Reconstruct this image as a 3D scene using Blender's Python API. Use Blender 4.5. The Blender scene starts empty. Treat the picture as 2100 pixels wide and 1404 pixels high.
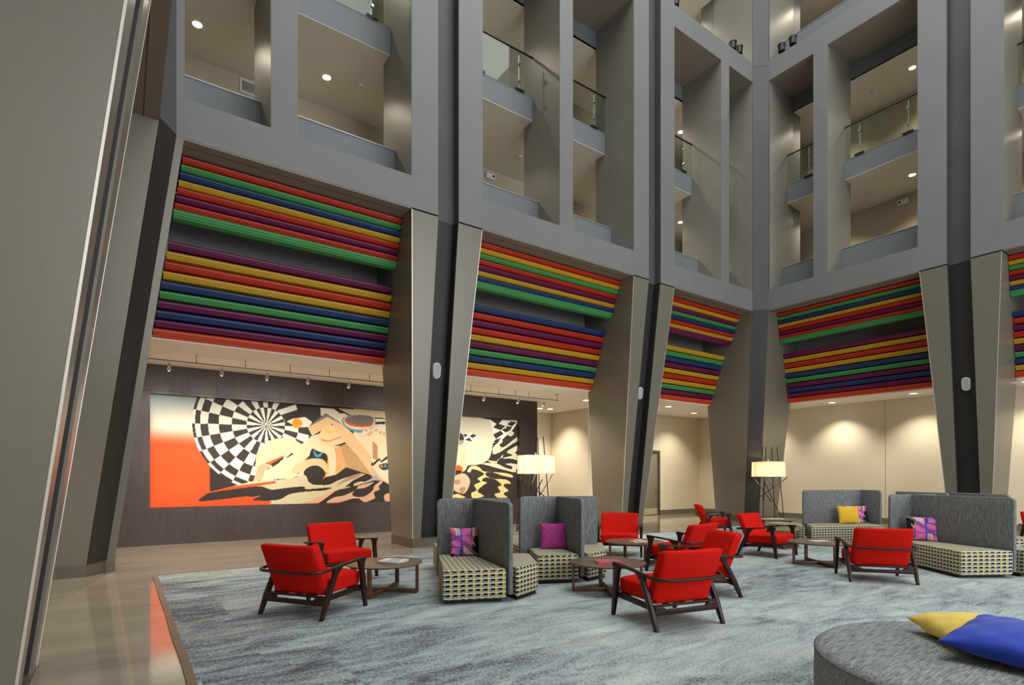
import bpy, bmesh, math, random
import numpy as np
from mathutils import Vector, Matrix
SC = bpy.context.scene
COL = SC.collection
random.seed(7)
PI = math.pi
# light levels (watts for lamps)
WORLD_STRENGTH = 1.0
SKY_E = 2750
SOUTH_E = 1600
GAL_E = 230
GND_E = 250
TRK_E = 82
LAMP_E = 70
CAN_FILL_E = 470

# ------------------------------------------------------------------ camera, world, light, exposure
cam = bpy.data.cameras.new('camera')
cam.sensor_width = 36.0
cam.lens = 36.0 * 1140.0 / 2100.0
cam.shift_y = (978.0 - 702.0) / 2100.0
cam.clip_start = 0.05
cam_ob = bpy.data.objects.new('camera', cam)
cam_ob.location = (0, 0, 1.57)
cam_ob.rotation_euler = (PI / 2, 0, -math.radians(35.1))
COL.objects.link(cam_ob)
SC.camera = cam_ob
SC.view_settings.view_transform = 'Standard'
SC.view_settings.look = 'None'
SC.view_settings.gamma = 1.0
SC.view_settings.use_curve_mapping = False
SC.view_settings.exposure = 0.0
world = bpy.data.worlds.new('world')
SC.world = world
world.use_nodes = True
world.node_tree.nodes['Background'].inputs[0].default_value = (0.92, 0.95, 0.97, 1)
world.node_tree.nodes['Background'].inputs[1].default_value = WORLD_STRENGTH

def area_light(name, loc, rot, sx, sy, energy, color):
    l = bpy.data.lights.new(name, 'AREA')
    l.shape = 'RECTANGLE'; l.size = sx; l.size_y = sy; l.energy = energy; l.color = color
    o = bpy.data.objects.new(name, l); o.location = loc; o.rotation_euler = rot
    COL.objects.link(o); return o
# daylight through the roof skylight of the atrium, and through the open south side behind the camera
area_light('skylight_daylight', (9, 2.5, 22.9), (0, 0, 0), 15, 14, SKY_E, (0.97, 0.99, 0.985))
area_light('south_daylight', (9, -9.5, 5.5), (PI / 2, 0, 0), 16, 10, SOUTH_E, (0.95, 0.97, 1.0))

def spot(name, loc, target, energy, color=(1.0, 0.84, 0.64), angle=110, blend=0.7, radius=0.05):
    l = bpy.data.lights.new(name, 'SPOT')
    l.energy = energy; l.color = color; l.spot_size = math.radians(angle); l.spot_blend = blend
    l.shadow_soft_size = radius
    o = bpy.data.objects.new(name, l); o.location = loc
    d = Vector(target) - Vector(loc)
    o.rotation_euler = d.to_track_quat('-Z', 'Y').to_euler()
    COL.objects.link(o); return o

# ------------------------------------------------------------------ materials
def lin(c):
    return tuple(((v / 255.) / 12.92 if v / 255. <= 0.04045 else ((v / 255. + 0.055) / 1.055) ** 2.4) for v in c[:3])
def rgba(c): return lin(c) + (1.0,)
MATS = {}
def mat(name, col, rough=0.6, metal=0.0, spec=0.5, emit=None, estr=0.0, sheen=0.0):
    m = bpy.data.materials.new(name); m.use_nodes = True
    b = m.node_tree.nodes['Principled BSDF']
    b.inputs['Base Color'].default_value = rgba(col)
    b.inputs['Roughness'].default_value = rough
    b.inputs['Metallic'].default_value = metal
    b.inputs['Specular IOR Level'].default_value = spec
    if sheen: b.inputs['Sheen Weight'].default_value = sheen
    if emit:
        b.inputs['Emission Color'].default_value = rgba(emit)
        b.inputs['Emission Strength'].default_value = estr
    MATS[name] = m; return m
class NT:
    def __init__(s, m): s.t = m.node_tree; s.b = s.t.nodes['Principled BSDF']
    def n(s, typ, **kw):
        x = s.t.nodes.new(typ)
        for k, v in kw.items(): setattr(x, k, v)
        return x
    def l(s, a, b): s.t.links.new(a, b)
    def val(s, sock, v):
        if hasattr(v, 'node'): s.l(v, sock)
        else: sock.default_value = v
    def math(s, op, a, b=0.0, c=None):
        x = s.n('ShaderNodeMath', operation=op)
        s.val(x.inputs[0], a); s.val(x.inputs[1], b)
        if c is not None: s.val(x.inputs[2], c)
        return x.outputs[0]
    def vmath(s, op, a, b=None):
        x = s.n('ShaderNodeVectorMath', operation=op)
        s.val(x.inputs[0], a)
        if b is not None: s.val(x.inputs[1], b)
        return x.outputs['Value'] if op == 'DOT_PRODUCT' else x.outputs[0]
    def coord(s, kind='Object'): return s.n('ShaderNodeTexCoord').outputs[kind]
    def mapping(s, vec, scale=(1, 1, 1), rot=(0, 0, 0), loc=(0, 0, 0)):
        x = s.n('ShaderNodeMapping'); s.l(vec, x.inputs[0])
        x.inputs['Scale'].default_value = scale; x.inputs['Rotation'].default_value = rot; x.inputs['Location'].default_value = loc
        return x.outputs[0]
    def noise(s, vec, scale=5, detail=3, rough=0.5, dist=0.0):
        x = s.n('ShaderNodeTexNoise'); s.l(vec, x.inputs['Vector'])
        x.inputs['Scale'].default_value = scale; x.inputs['Detail'].default_value = detail
        x.inputs['Roughness'].default_value = rough; x.inputs['Distortion'].default_value = dist
        return x.outputs['Fac']
    def ramp(s, fac, stops, interp='LINEAR'):
        x = s.n('ShaderNodeValToRGB'); s.l(fac, x.inputs[0]); r = x.color_ramp; r.interpolation = interp
        while len(r.elements) < len(stops): r.elements.new(0.5)
        for e, (p, c) in zip(r.elements, stops): e.position = p; e.color = rgba(c)
        return x.outputs[0]
    def mix(s, fac, a, b, blend='MIX'):
        x = s.n('ShaderNodeMix', data_type='RGBA', blend_type=blend)
        s.val(x.inputs[0], fac)
        s.val(x.inputs[6], a); s.val(x.inputs[7], b)
        return x.outputs[2]
    def bump(s, h, strength=0.2, dist=0.01):
        x = s.n('ShaderNodeBump'); x.inputs['Strength'].default_value = strength; x.inputs['Distance'].default_value = dist
        s.l(h, x.inputs['Height']); s.l(x.outputs[0], s.b.inputs['Normal'])
    def color(s, c): s.l(c, s.b.inputs['Base Color'])

def plaster(name, col, rough=0.75, var=6, spec=0.3):
    m = mat(name, col, rough, spec=spec); t = NT(m)
    n = t.noise(t.coord(), 0.7, 4, 0.6)
    t.color(t.ramp(n, [(0.3, tuple(max(0, c - var) for c in col)), (0.7, tuple(min(255, c + var) for c in col))]))
    return m
plaster('facade_paint', (116, 118, 116), 0.55, 3, 0.4)
plaster('reveal_paint', (128, 125, 116), 0.42, 3, 0.45)
plaster('parapet_paint', (114, 119, 121), 0.5, 3)
plaster('corridor_ceiling', (216, 206, 190), 0.8, 2)
plaster('corridor_wall', (190, 178, 156), 0.8, 3)
plaster('soffit_bounce_tint', (132, 120, 110), 0.6, 3)  # brown tint puts the warm bounced light into the soffit colour
plaster('cream_wall', (222, 212, 190), 0.65, 3)
plaster('white_ceiling', (240, 234, 226), 0.85, 2)
plaster('band_paint', (78, 78, 80), 0.5, 5)
mat('skirting', (112, 106, 94), 0.45)
mat('joint', (70, 68, 64), 0.7)
mat('white_plastic', (225, 225, 222), 0.45)
mat('grille', (175, 175, 172), 0.7)
mat('black_metal', (28, 26, 26), 0.4, 0.2)
mat('chrome', (190, 190, 188), 0.2, 1.0)
mat('trim_metal', (225, 220, 208), 0.35, 0.6)
mat('steel_cap', (210, 212, 210), 0.3, 0.7)
mat('bulkhead', (136, 134, 132), 0.7)
mat('lamp_lens', (255, 244, 222), 0.5, emit=(255, 236, 205), estr=30)
mat('lamp_lens_wide', (255, 244, 222), 0.5, emit=(255, 236, 205), estr=9)
def brushed(name, col, rough, metal, vs=3):
    m = mat(name, col, rough, metal, 0.5); t = NT(m)
    n = t.noise(t.mapping(t.coord(), (6, 6, 0.5)), 3, 4, 0.6)
    t.color(t.ramp(n, [(0.3, tuple(c - vs for c in col)), (0.7, tuple(c + vs for c in col))]))
    n2 = t.noise(t.mapping(t.coord(), (40, 40, 0.8)), 3, 3, 0.5)
    t.bump(n2, 0.025, 0.01)
    return m
brushed('pier_metal', (126, 121, 109), 0.34, 0.2, 1)
brushed('pier_base', (112, 104, 94), 0.3, 0.4)
brushed('channel_dark', (42, 38, 36), 0.55, 0.0)
m = brushed('mural_wall_metal', (74, 62, 60), 0.32, 0.35, 5)
for nm, c in {'red': (184, 46, 22), 'orange': (196, 66, 36), 'green': (68, 146, 80), 'blue': (32, 58, 106), 'yellow': (196, 154, 36), 'purple': (104, 22, 74)}.items():
    mat('slat_' + nm, c, 0.42, spec=0.4)

# polished concrete
m = mat('concrete_floor', (150, 138, 120), 0.16, spec=0.6); t = NT(m)
co = t.coord()
n1 = t.noise(t.mapping(co, (0.35, 0.9, 1)), 1.6, 6, 0.65)
c1 = t.ramp(n1, [(0.25, (122, 112, 97)), (0.5, (152, 141, 123)), (0.78, (174, 163, 143))])
n2 = t.noise(co, 60, 3, 0.6)
c2 = t.mix(0.25, c1, t.ramp(n2, [(0.3, (84, 76, 66)), (0.75, (176, 164, 146))]))
br = t.n('ShaderNodeTexBrick'); t.l(t.mapping(co, (1, 1, 1), (0, 0, 0), (0.9, 0.7, 0)), br.inputs['Vector'])
br.offset = 0.0; br.inputs['Scale'].default_value = 1.0; br.inputs['Brick Width'].default_value = 3.2; br.inputs['Row Height'].default_value = 3.2
br.inputs['Mortar Size'].default_value = 0.004; br.inputs['Color1'].default_value = (1, 1, 1, 1); br.inputs['Color2'].default_value = (1, 1, 1, 1)
br.inputs['Mortar'].default_value = (0.72, 0.70, 0.68, 1)
t.color(t.mix(1.0, c2, br.outputs[0], 'MULTIPLY'))
rr = t.ramp(n1, [(0.2, (58, 58, 58)), (0.8, (88, 88, 88))]); t.l(rr, t.b.inputs['Roughness'])

# carpet of woven planks, streaky slate to pale blue
m = mat('carpet', (120, 132, 140), 0.95, spec=0.1); t = NT(m)
co = t.coord('Object')
wv = t.n('ShaderNodeTexBrick'); t.l(co, wv.inputs['Vector'])
wv.offset = 0.5; wv.inputs['Scale'].default_value = 1.0; wv.inputs['Brick Width'].default_value = 1.0; wv.inputs['Row Height'].default_value = 1.0
wv.inputs['Mortar Size'].default_value = 0.003; wv.inputs['Bias'].default_value = 0.0
wv.inputs['Color1'].default_value = (0, 0, 0, 1); wv.inputs['Color2'].default_value = (1, 1, 1, 1); wv.inputs['Mortar'].default_value = (0.5, 0.5, 0.5, 1)
cell = t.n('ShaderNodeSeparateColor'); t.l(wv.outputs[0], cell.inputs[0]); cellv = cell.outputs[0]
off = t.n('ShaderNodeCombineXYZ'); t.l(t.math('MULTIPLY', cellv, 0.5), off.inputs[0]); t.l(t.math('MULTIPLY', cellv, 0.25), off.inputs[1])
co2 = t.vmath('ADD', co, off.outputs[0])
big = t.noise(t.mapping(co2, (0.30, 0.75, 1)), 1.0, 3, 0.55)
st = t.noise(t.mapping(co2, (0.9, 3.0, 1)), 1.6, 8, 0.72, 0.5)
fine = t.noise(t.mapping(co2, (20, 48, 1)), 1.6, 5, 0.80)
grad = t.n('ShaderNodeSeparateXYZ'); t.l(co, grad.inputs[0])
gx = t.math('MULTIPLY', t.math('MINIMUM', grad.outputs[0], 4.0), 0.042)
f = t.math('ADD', t.math('MULTIPLY', st, 0.95), t.math('MULTIPLY', big, 0.55))
f = t.math('ADD', t.math('ADD', f, gx), t.math('MULTIPLY', t.math('SUBTRACT', fine, 0.5), 1.45))
f = t.math('ADD', f, t.math('MULTIPLY', t.math('SUBTRACT', cellv, 0.5), 0.05))
f = t.math('SUBTRACT', f, 0.338)
base = t.ramp(f, [(0.24, (70, 68, 71)), (0.37, (98, 99, 104)), (0.44, (126, 134, 139)), (0.51, (150, 163, 165)), (0.64, (166, 180, 180)), (0.84, (206, 210, 198))])
wm = t.noise(t.mapping(co, (0.5, 1.1, 1), (0, 0, 0), (9, 4, 0)), 1.0, 4, 0.6)
t.color(t.mix(t.math('MULTIPLY', t.math('GREATER_THAN', wm, 0.58), 0.25), base, rgba((176, 172, 156))))
pile = t.noise(co, 260, 2, 0.6); t.bump(pile, 0.35, 0.004)
mat('carpet_edge', (112, 94, 74), 0.6)

# textiles
m = mat('red_fabric', (204, 30, 24), 0.9, spec=0.08); t = NT(m)
t.color(t.ramp(t.noise(t.coord(), 220, 2, 0.5), [(0.3, (194, 24, 16)), (0.7, (214, 32, 22))]))
t.bump(t.noise(t.coord(), 500, 1, 0.5), 0.15, 0.002)
def streak_fabric(name, scale, dark, mid, light):
    m = mat(name, mid, 0.9, spec=0.15); t = NT(m)
    n = t.noise(t.mapping(t.coord(), scale), 1.0, 3, 0.65)
    t.color(t.ramp(n, [(0.32, dark), (0.5, mid), (0.68, light)]))
    t.bump(n, 0.15, 0.002)
    return m
streak_fabric('screen_fabric', (130, 130, 9), (84, 87, 89), (120, 124, 125), (152, 155, 153))
streak_fabric('ottoman_fabric', (9, 120, 90), (84, 87, 90), (132, 137, 138), (166, 170, 168))
# tweed: white and black dashes with mustard ticks on grey
m = mat('tweed', (170, 170, 160), 0.9, spec=0.15); t = NT(m)
P = t.coord('Object'); N = t.coord('Normal')
tan = t.vmath('NORMALIZE', t.vmath('CROSS_PRODUCT', N, (0, 0, 1)))
u_side = t.vmath('DOT_PRODUCT', P, tan)
sp = t.n('ShaderNodeSeparateXYZ'); t.l(P, sp.inputs[0])
sn = t.n('ShaderNodeSeparateXYZ'); t.l(N, sn.inputs[0])
top = t.math('GREATER_THAN', t.math('ABSOLUTE', sn.outputs[2]), 0.72)
def sel(a, b):
    return t.math('ADD', t.math('MULTIPLY', a, top), t.math('MULTIPLY', b, t.math('SUBTRACT', 1.0, top)))
U = t.math('FRACT', t.math('DIVIDE', t.math('ADD', sel(sp.outputs[0], u_side), 50.0), 0.068))
V = t.math('FRACT', t.math('DIVIDE', t.math('ADD', sel(sp.outputs[1], sp.outputs[2]), 50.0), 0.058))
def band(x, a, b): return t.math('MULTIPLY', t.math('GREATER_THAN', x, a), t.math('LESS_THAN', x, b))
grey = t.mix(band(V, 0.66, 0.80), rgba((150, 158, 156)), rgba((112, 118, 118)))
c = t.mix(band(U, 0.50, 0.58), grey, rgba((190, 192, 184)))
c = t.mix(band(V, 0.47, 0.64), c, rgba((240, 232, 206)))
c = t.mix(t.math('MULTIPLY', band(V, 0.0, 0.47), band(U, 0.31, 0.82)), c, rgba((24, 22, 24)))
c = t.mix(t.math('MULTIPLY', band(V, 0.04, 0.30), band(U, 0.80, 0.98)), c, rgba((96, 94, 88)))
c = t.mix(t.math('MULTIPLY', band(U, 0.04, 0.30), band(V, 0.02, 0.50)), c, rgba((208, 168, 24)))
c = t.mix(t.math('MULTIPLY', band(U, 0.10, 0.22), band(V, 0.64, 0.98)), c, rgba((222, 210, 150)))
t.color(c)
mat('bench_plinth', (22, 22, 24), 0.7)
mat('screen_piping', (140, 146, 150), 0.8)
for nm, c in {'pillow_yellow': (230, 186, 52), 'pillow_lemon': (230, 200, 84), 'pillow_blue': (38, 66, 176), 'pillow_magenta': (178, 62, 142)}.items():
    m = mat(nm, c, 0.85, spec=0.2, sheen=0.2); t = NT(m); t.bump(t.noise(t.coord(), 12, 4, 0.6), 0.3, 0.01)
def vcol_mat(name, rough=0.7):
    m = mat(name, (200, 200, 200), rough, spec=0.25); t = NT(m)
    a = t.n('ShaderNodeVertexColor'); a.layer_name = 'Col'; t.color(a.outputs[0]); return m
vcol_mat('mural_paint', 0.55); vcol_mat('print_fabric', 0.9)
# woods
def wood(name, a, b, rough=0.4, sc=(30, 3, 30)):
    m = mat(name, a, rough); t = NT(m)
    t.color(t.ramp(t.noise(t.mapping(t.coord(), sc), 2, 4, 0.6, 0.6), [(0.3, a), (0.7, b)]))
    return m
wood('dark_wood', (34, 20, 17), (56, 34, 28), 0.36)
MATS['dark_wood'].node_tree.nodes['Principled BSDF'].inputs['Specular IOR Level'].default_value = 0.3
wood('walnut', (84, 56, 40), (122, 84, 60), 0.4)
wood('table_veneer', (92, 76, 64), (122, 102, 84), 0.32, (3, 24, 3))
mat('brass_inlay', (178, 140, 100), 0.4, 0.5)
mat('door_paint', (128, 120, 102), 0.5); mat('door_frame_metal', (84, 76, 66), 0.5); mat('kick_plate', (200, 190, 160), 0.3, 0.4)
# glass
m = bpy.data.materials.new('clear_glass'); m.use_nodes = True; nt = m.node_tree; nt.nodes.clear()
o_ = nt.nodes.new('ShaderNodeOutputMaterial'); mx = nt.nodes.new('ShaderNodeMixShader'); tr = nt.nodes.new('ShaderNodeBsdfTransparent'); gl = nt.nodes.new('ShaderNodeBsdfGlossy')
lw = nt.nodes.new('ShaderNodeLayerWeight'); pw = nt.nodes.new('ShaderNodeMath'); pw.operation = 'POWER'; pw.inputs[1].default_value = 4.0; nt.links.new(lw.outputs['Facing'], pw.inputs[0])
fr = nt.nodes.new('ShaderNodeMath'); fr.operation = 'MULTIPLY_ADD'; fr.inputs[1].default_value = 0.3; fr.inputs[2].default_value = 0.025; nt.links.new(pw.outputs[0], fr.inputs[0])
tr.inputs[0].default_value = (0.86, 0.90, 0.87, 1); gl.inputs[0].default_value = (0.9, 0.95, 0.92, 1); gl.inputs['Roughness'].default_value = 0.02
nt.links.new(fr.outputs[0], mx.inputs[0]); nt.links.new(tr.outputs[0], mx.inputs[1]); nt.links.new(gl.outputs[0], mx.inputs[2]); nt.links.new(mx.outputs[0], o_.inputs[0])
MATS['clear_glass'] = m
# lamp shade linen: lets the bulb's light through
m = bpy.data.materials.new('shade_linen'); m.use_nodes = True; nt = m.node_tree; nt.nodes.clear()
o_ = nt.nodes.new('ShaderNodeOutputMaterial'); mx = nt.nodes.new('ShaderNodeMixShader'); tl = nt.nodes.new('ShaderNodeBsdfTranslucent'); df = nt.nodes.new('ShaderNodeBsdfDiffuse')
tl.inputs[0].default_value = rgba((250, 226, 196)); df.inputs[0].default_value = rgba((246, 230, 206)); mx.inputs[0].default_value = 0.45
nt.links.new(tl.outputs[0], mx.inputs[1]); nt.links.new(df.outputs[0], mx.inputs[2]); nt.links.new(mx.outputs[0], o_.inputs[0])
MATS['shade_linen'] = m

# ------------------------------------------------------------------ mesh helpers
class MB:
    def __init__(s): s.v = []; s.f = []
    def box(s, x0, x1, y0, y1, z0, z1):
        i = len(s.v)
        s.v += [(x0, y0, z0), (x1, y0, z0), (x1, y1, z0), (x0, y1, z0), (x0, y0, z1), (x1, y0, z1), (x1, y1, z1), (x0, y1, z1)]
        s.f += [tuple(i + k for k in q) for q in ((0, 3, 2, 1), (4, 5, 6, 7), (0, 1, 5, 4), (1, 2, 6, 5), (2, 3, 7, 6), (3, 0, 4, 7))]
        return s
    def loft(s, rings, closed=True, cap=True):
        i = len(s.v); n = len(rings[0])
        for r in rings: s.v += [tuple(p) for p in r]
        for a in range(len(rings) - 1):
            for k in range(n if closed else n - 1):
                k2 = (k + 1) % n
                s.f.append((i + a * n + k, i + a * n + k2, i + (a + 1) * n + k2, i + (a + 1) * n + k))
        if cap and closed:
            s.f.append(tuple(i + k for k in range(n))[::-1]); s.f.append(tuple(i + (len(rings) - 1) * n + k for k in range(n)))
        return s
    def prism(s, poly, z0, z1):
        return s.loft([[(x, y, z0) for x, y in poly], [(x, y, z1) for x, y in poly]])
    def bar(s, p0, p1, w0, t0, w1=None, t1=None, up=(0, 0, 1)):
        w1 = w0 if w1 is None else w1; t1 = t0 if t1 is None else t1
        p0 = Vector(p0); p1 = Vector(p1); d = (p1 - p0).normalized(); u = Vector(up)
        if abs(d.dot(u)) > 0.98: u = Vector((0, 1, 0))
        a = d.cross(u).normalized(); b = a.cross(d).normalized()
        R = []
        for p, w, t in ((p0, w0, t0), (p1, w1, t1)):
            R.append([p + a * (sx * w / 2) + b * (sy * t / 2) for sx, sy in ((-1, -1), (1, -1), (1, 1), (-1, 1))])
        return s.loft(R)
    def sweep(s, pts, ws, ts, n=8, up=(0, 0, 1)):
        rings = []; m = len(pts); pts = [Vector(p) for p in pts]
        for i, p in enumerate(pts):
            d = (pts[min(m - 1, i + 1)] - pts[max(0, i - 1)]).normalized()
            a = d.cross(Vector(up)).normalized(); b = a.cross(d).normalized()
            w = ws[i] if isinstance(ws, (list, tuple)) else ws; tt = ts[i] if isinstance(ts, (list, tuple)) else ts
            rg = []
            for k in range(n):
                an = 2 * PI * (k + 0.5) / n; cx = math.cos(an); sy = math.sin(an)
                e = 0.55
                rg.append(p + a * (w / 2 * math.copysign(abs(cx) ** e, cx)) + b * (tt / 2 * math.copysign(abs(sy) ** e, sy)))
            rings.append(rg)
        return s.loft(rings)
    def cyl(s, p0, p1, r0, r1=None, n=16, cap=True):
        r1 = r0 if r1 is None else r1
        p0 = Vector(p0); p1 = Vector(p1); d = (p1 - p0).normalized(); u = Vector((0, 0, 1)) if abs(d.z) < 0.9 else Vector((1, 0, 0))
        a = d.cross(u).normalized(); b = d.cross(a)
        return s.loft([[p + a * (r * math.cos(2 * PI * k / n)) + b * (r * math.sin(2 * PI * k / n)) for k in range(n)] for p, r in ((p0, r0), (p1, r1))], cap=cap)
    def rbox(s, cx, cy, cz, w, d, h, r=0.03, n=8, fn=None, puff=0.0):
        i0 = len(s.v); idx = {}
        def vert(a, b, c):
            key = (a, b, c)
            if key in idx: return idx[key]
            p = [(-1 + 2 * q / n) for q in key]; H = [w / 2, d / 2, h / 2]
            q = [math.copysign(abs(v) ** 0.8, v) * hh for v, hh in zip(p, H)]
            inner = [max(-hh + r, min(hh - r, v)) for v, hh in zip(q, H)]
            df = [a_ - b_ for a_, b_ in zip(q, inner)]; L = math.sqrt(sum(x * x for x in df))
            if L > 1e-6: q = [b_ + x / L * r for b_, x in zip(inner, df)]
            if puff: q[2] += math.copysign(puff, q[2]) * (1 - p[0] ** 2) * (1 - p[1] ** 2) * abs(p[2])
            if fn: q = fn(*q)
            s.v.append((cx + q[0], cy + q[1], cz + q[2])); idx[key] = len(s.v) - 1
            return idx[key]
        for ax in range(3):
            for side in (0, n):
                for i in range(n):
                    for j in range(n):
                        qs = []
                        for di, dj in ((0, 0), (1, 0), (1, 1), (0, 1)):
                            key = [0, 0, 0]; key[ax] = side; key[(ax + 1) % 3] = i + di; key[(ax + 2) % 3] = j + dj
                            qs.append(vert(*key))
                        s.f.append(tuple(qs if side == n else qs[::-1]))
        return s
    def build(s, name, mname, parent=None, origin=None, bevel=0.0, seg=2, smooth=40, local=False, rot=None, recalc=True):
        """vertices are world coordinates unless local; origin: point that becomes the object's origin"""
        me = bpy.data.meshes.new(name)
        o = bpy.data.objects.new(name, me)
        v = s.v
        if not local:
            if parent is not None: org = Vector(parent.location); rz = parent.rotation_euler[2]
            else:
                if origin is None:
                    A = np.array(v); org = Vector(((A[:, 0].min() + A[:, 0].max()) / 2, (A[:, 1].min() + A[:, 1].max()) / 2, A[:, 2].min()))
                else: org = Vector(origin)
                rz = 0
                o.location = org
            if parent is not None and parent.type == 'MESH':
                org = Vector(parent.matrix_basis.translation) + (Vector(parent.parent.location) if parent.parent else Vector())
            cr, sr = math.cos(-rz), math.sin(-rz)
            v = [(cr * (p[0] - org.x) - sr * (p[1] - org.y), sr * (p[0] - org.x) + cr * (p[1] - org.y), p[2] - org.z) for p in v]
        me.from_pydata([tuple(p) for p in v], [], s.f)
        bm = bmesh.new(); bm.from_mesh(me)
        if recalc: bmesh.ops.recalc_face_normals(bm, faces=bm.faces)
        if bevel > 0:
            es = [e for e in bm.edges if len(e.link_faces) == 2 and e.calc_face_angle(0) > math.radians(30)]
            bmesh.ops.bevel(bm, geom=es, offset=bevel, segments=seg, profile=0.5, affect='EDGES', clamp_overlap=True)
        bm.to_mesh(me); bm.free()
        if smooth:
            for p in me.polygons: p.use_smooth = True
            me.set_sharp_from_angle(angle=math.radians(smooth))
        me.materials.append(MATS[mname])
        COL.objects.link(o)
        if parent is not None: o.parent = parent
        return o
def empty(name, loc, rz=0.0):
    o = bpy.data.objects.new(name, None); o.empty_display_size = 0.1
    o.location = loc; o.rotation_euler = (0, 0, rz); COL.objects.link(o); return o
def tag(o, label, cat, group=None):
    o['label'] = label; o['category'] = cat
    if group: o['group'] = group
    return o
def struct(o): o['kind'] = 'structure'; return o
def plabel(o, label): o['label'] = label; return o
def copy_tree(o, parent=None):
    c = o.copy(); COL.objects.link(c)
    if parent is not None: c.parent = parent
    for ch in [x for x in bpy.data.objects if x.parent == o]: copy_tree(ch, c)
    return c

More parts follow.
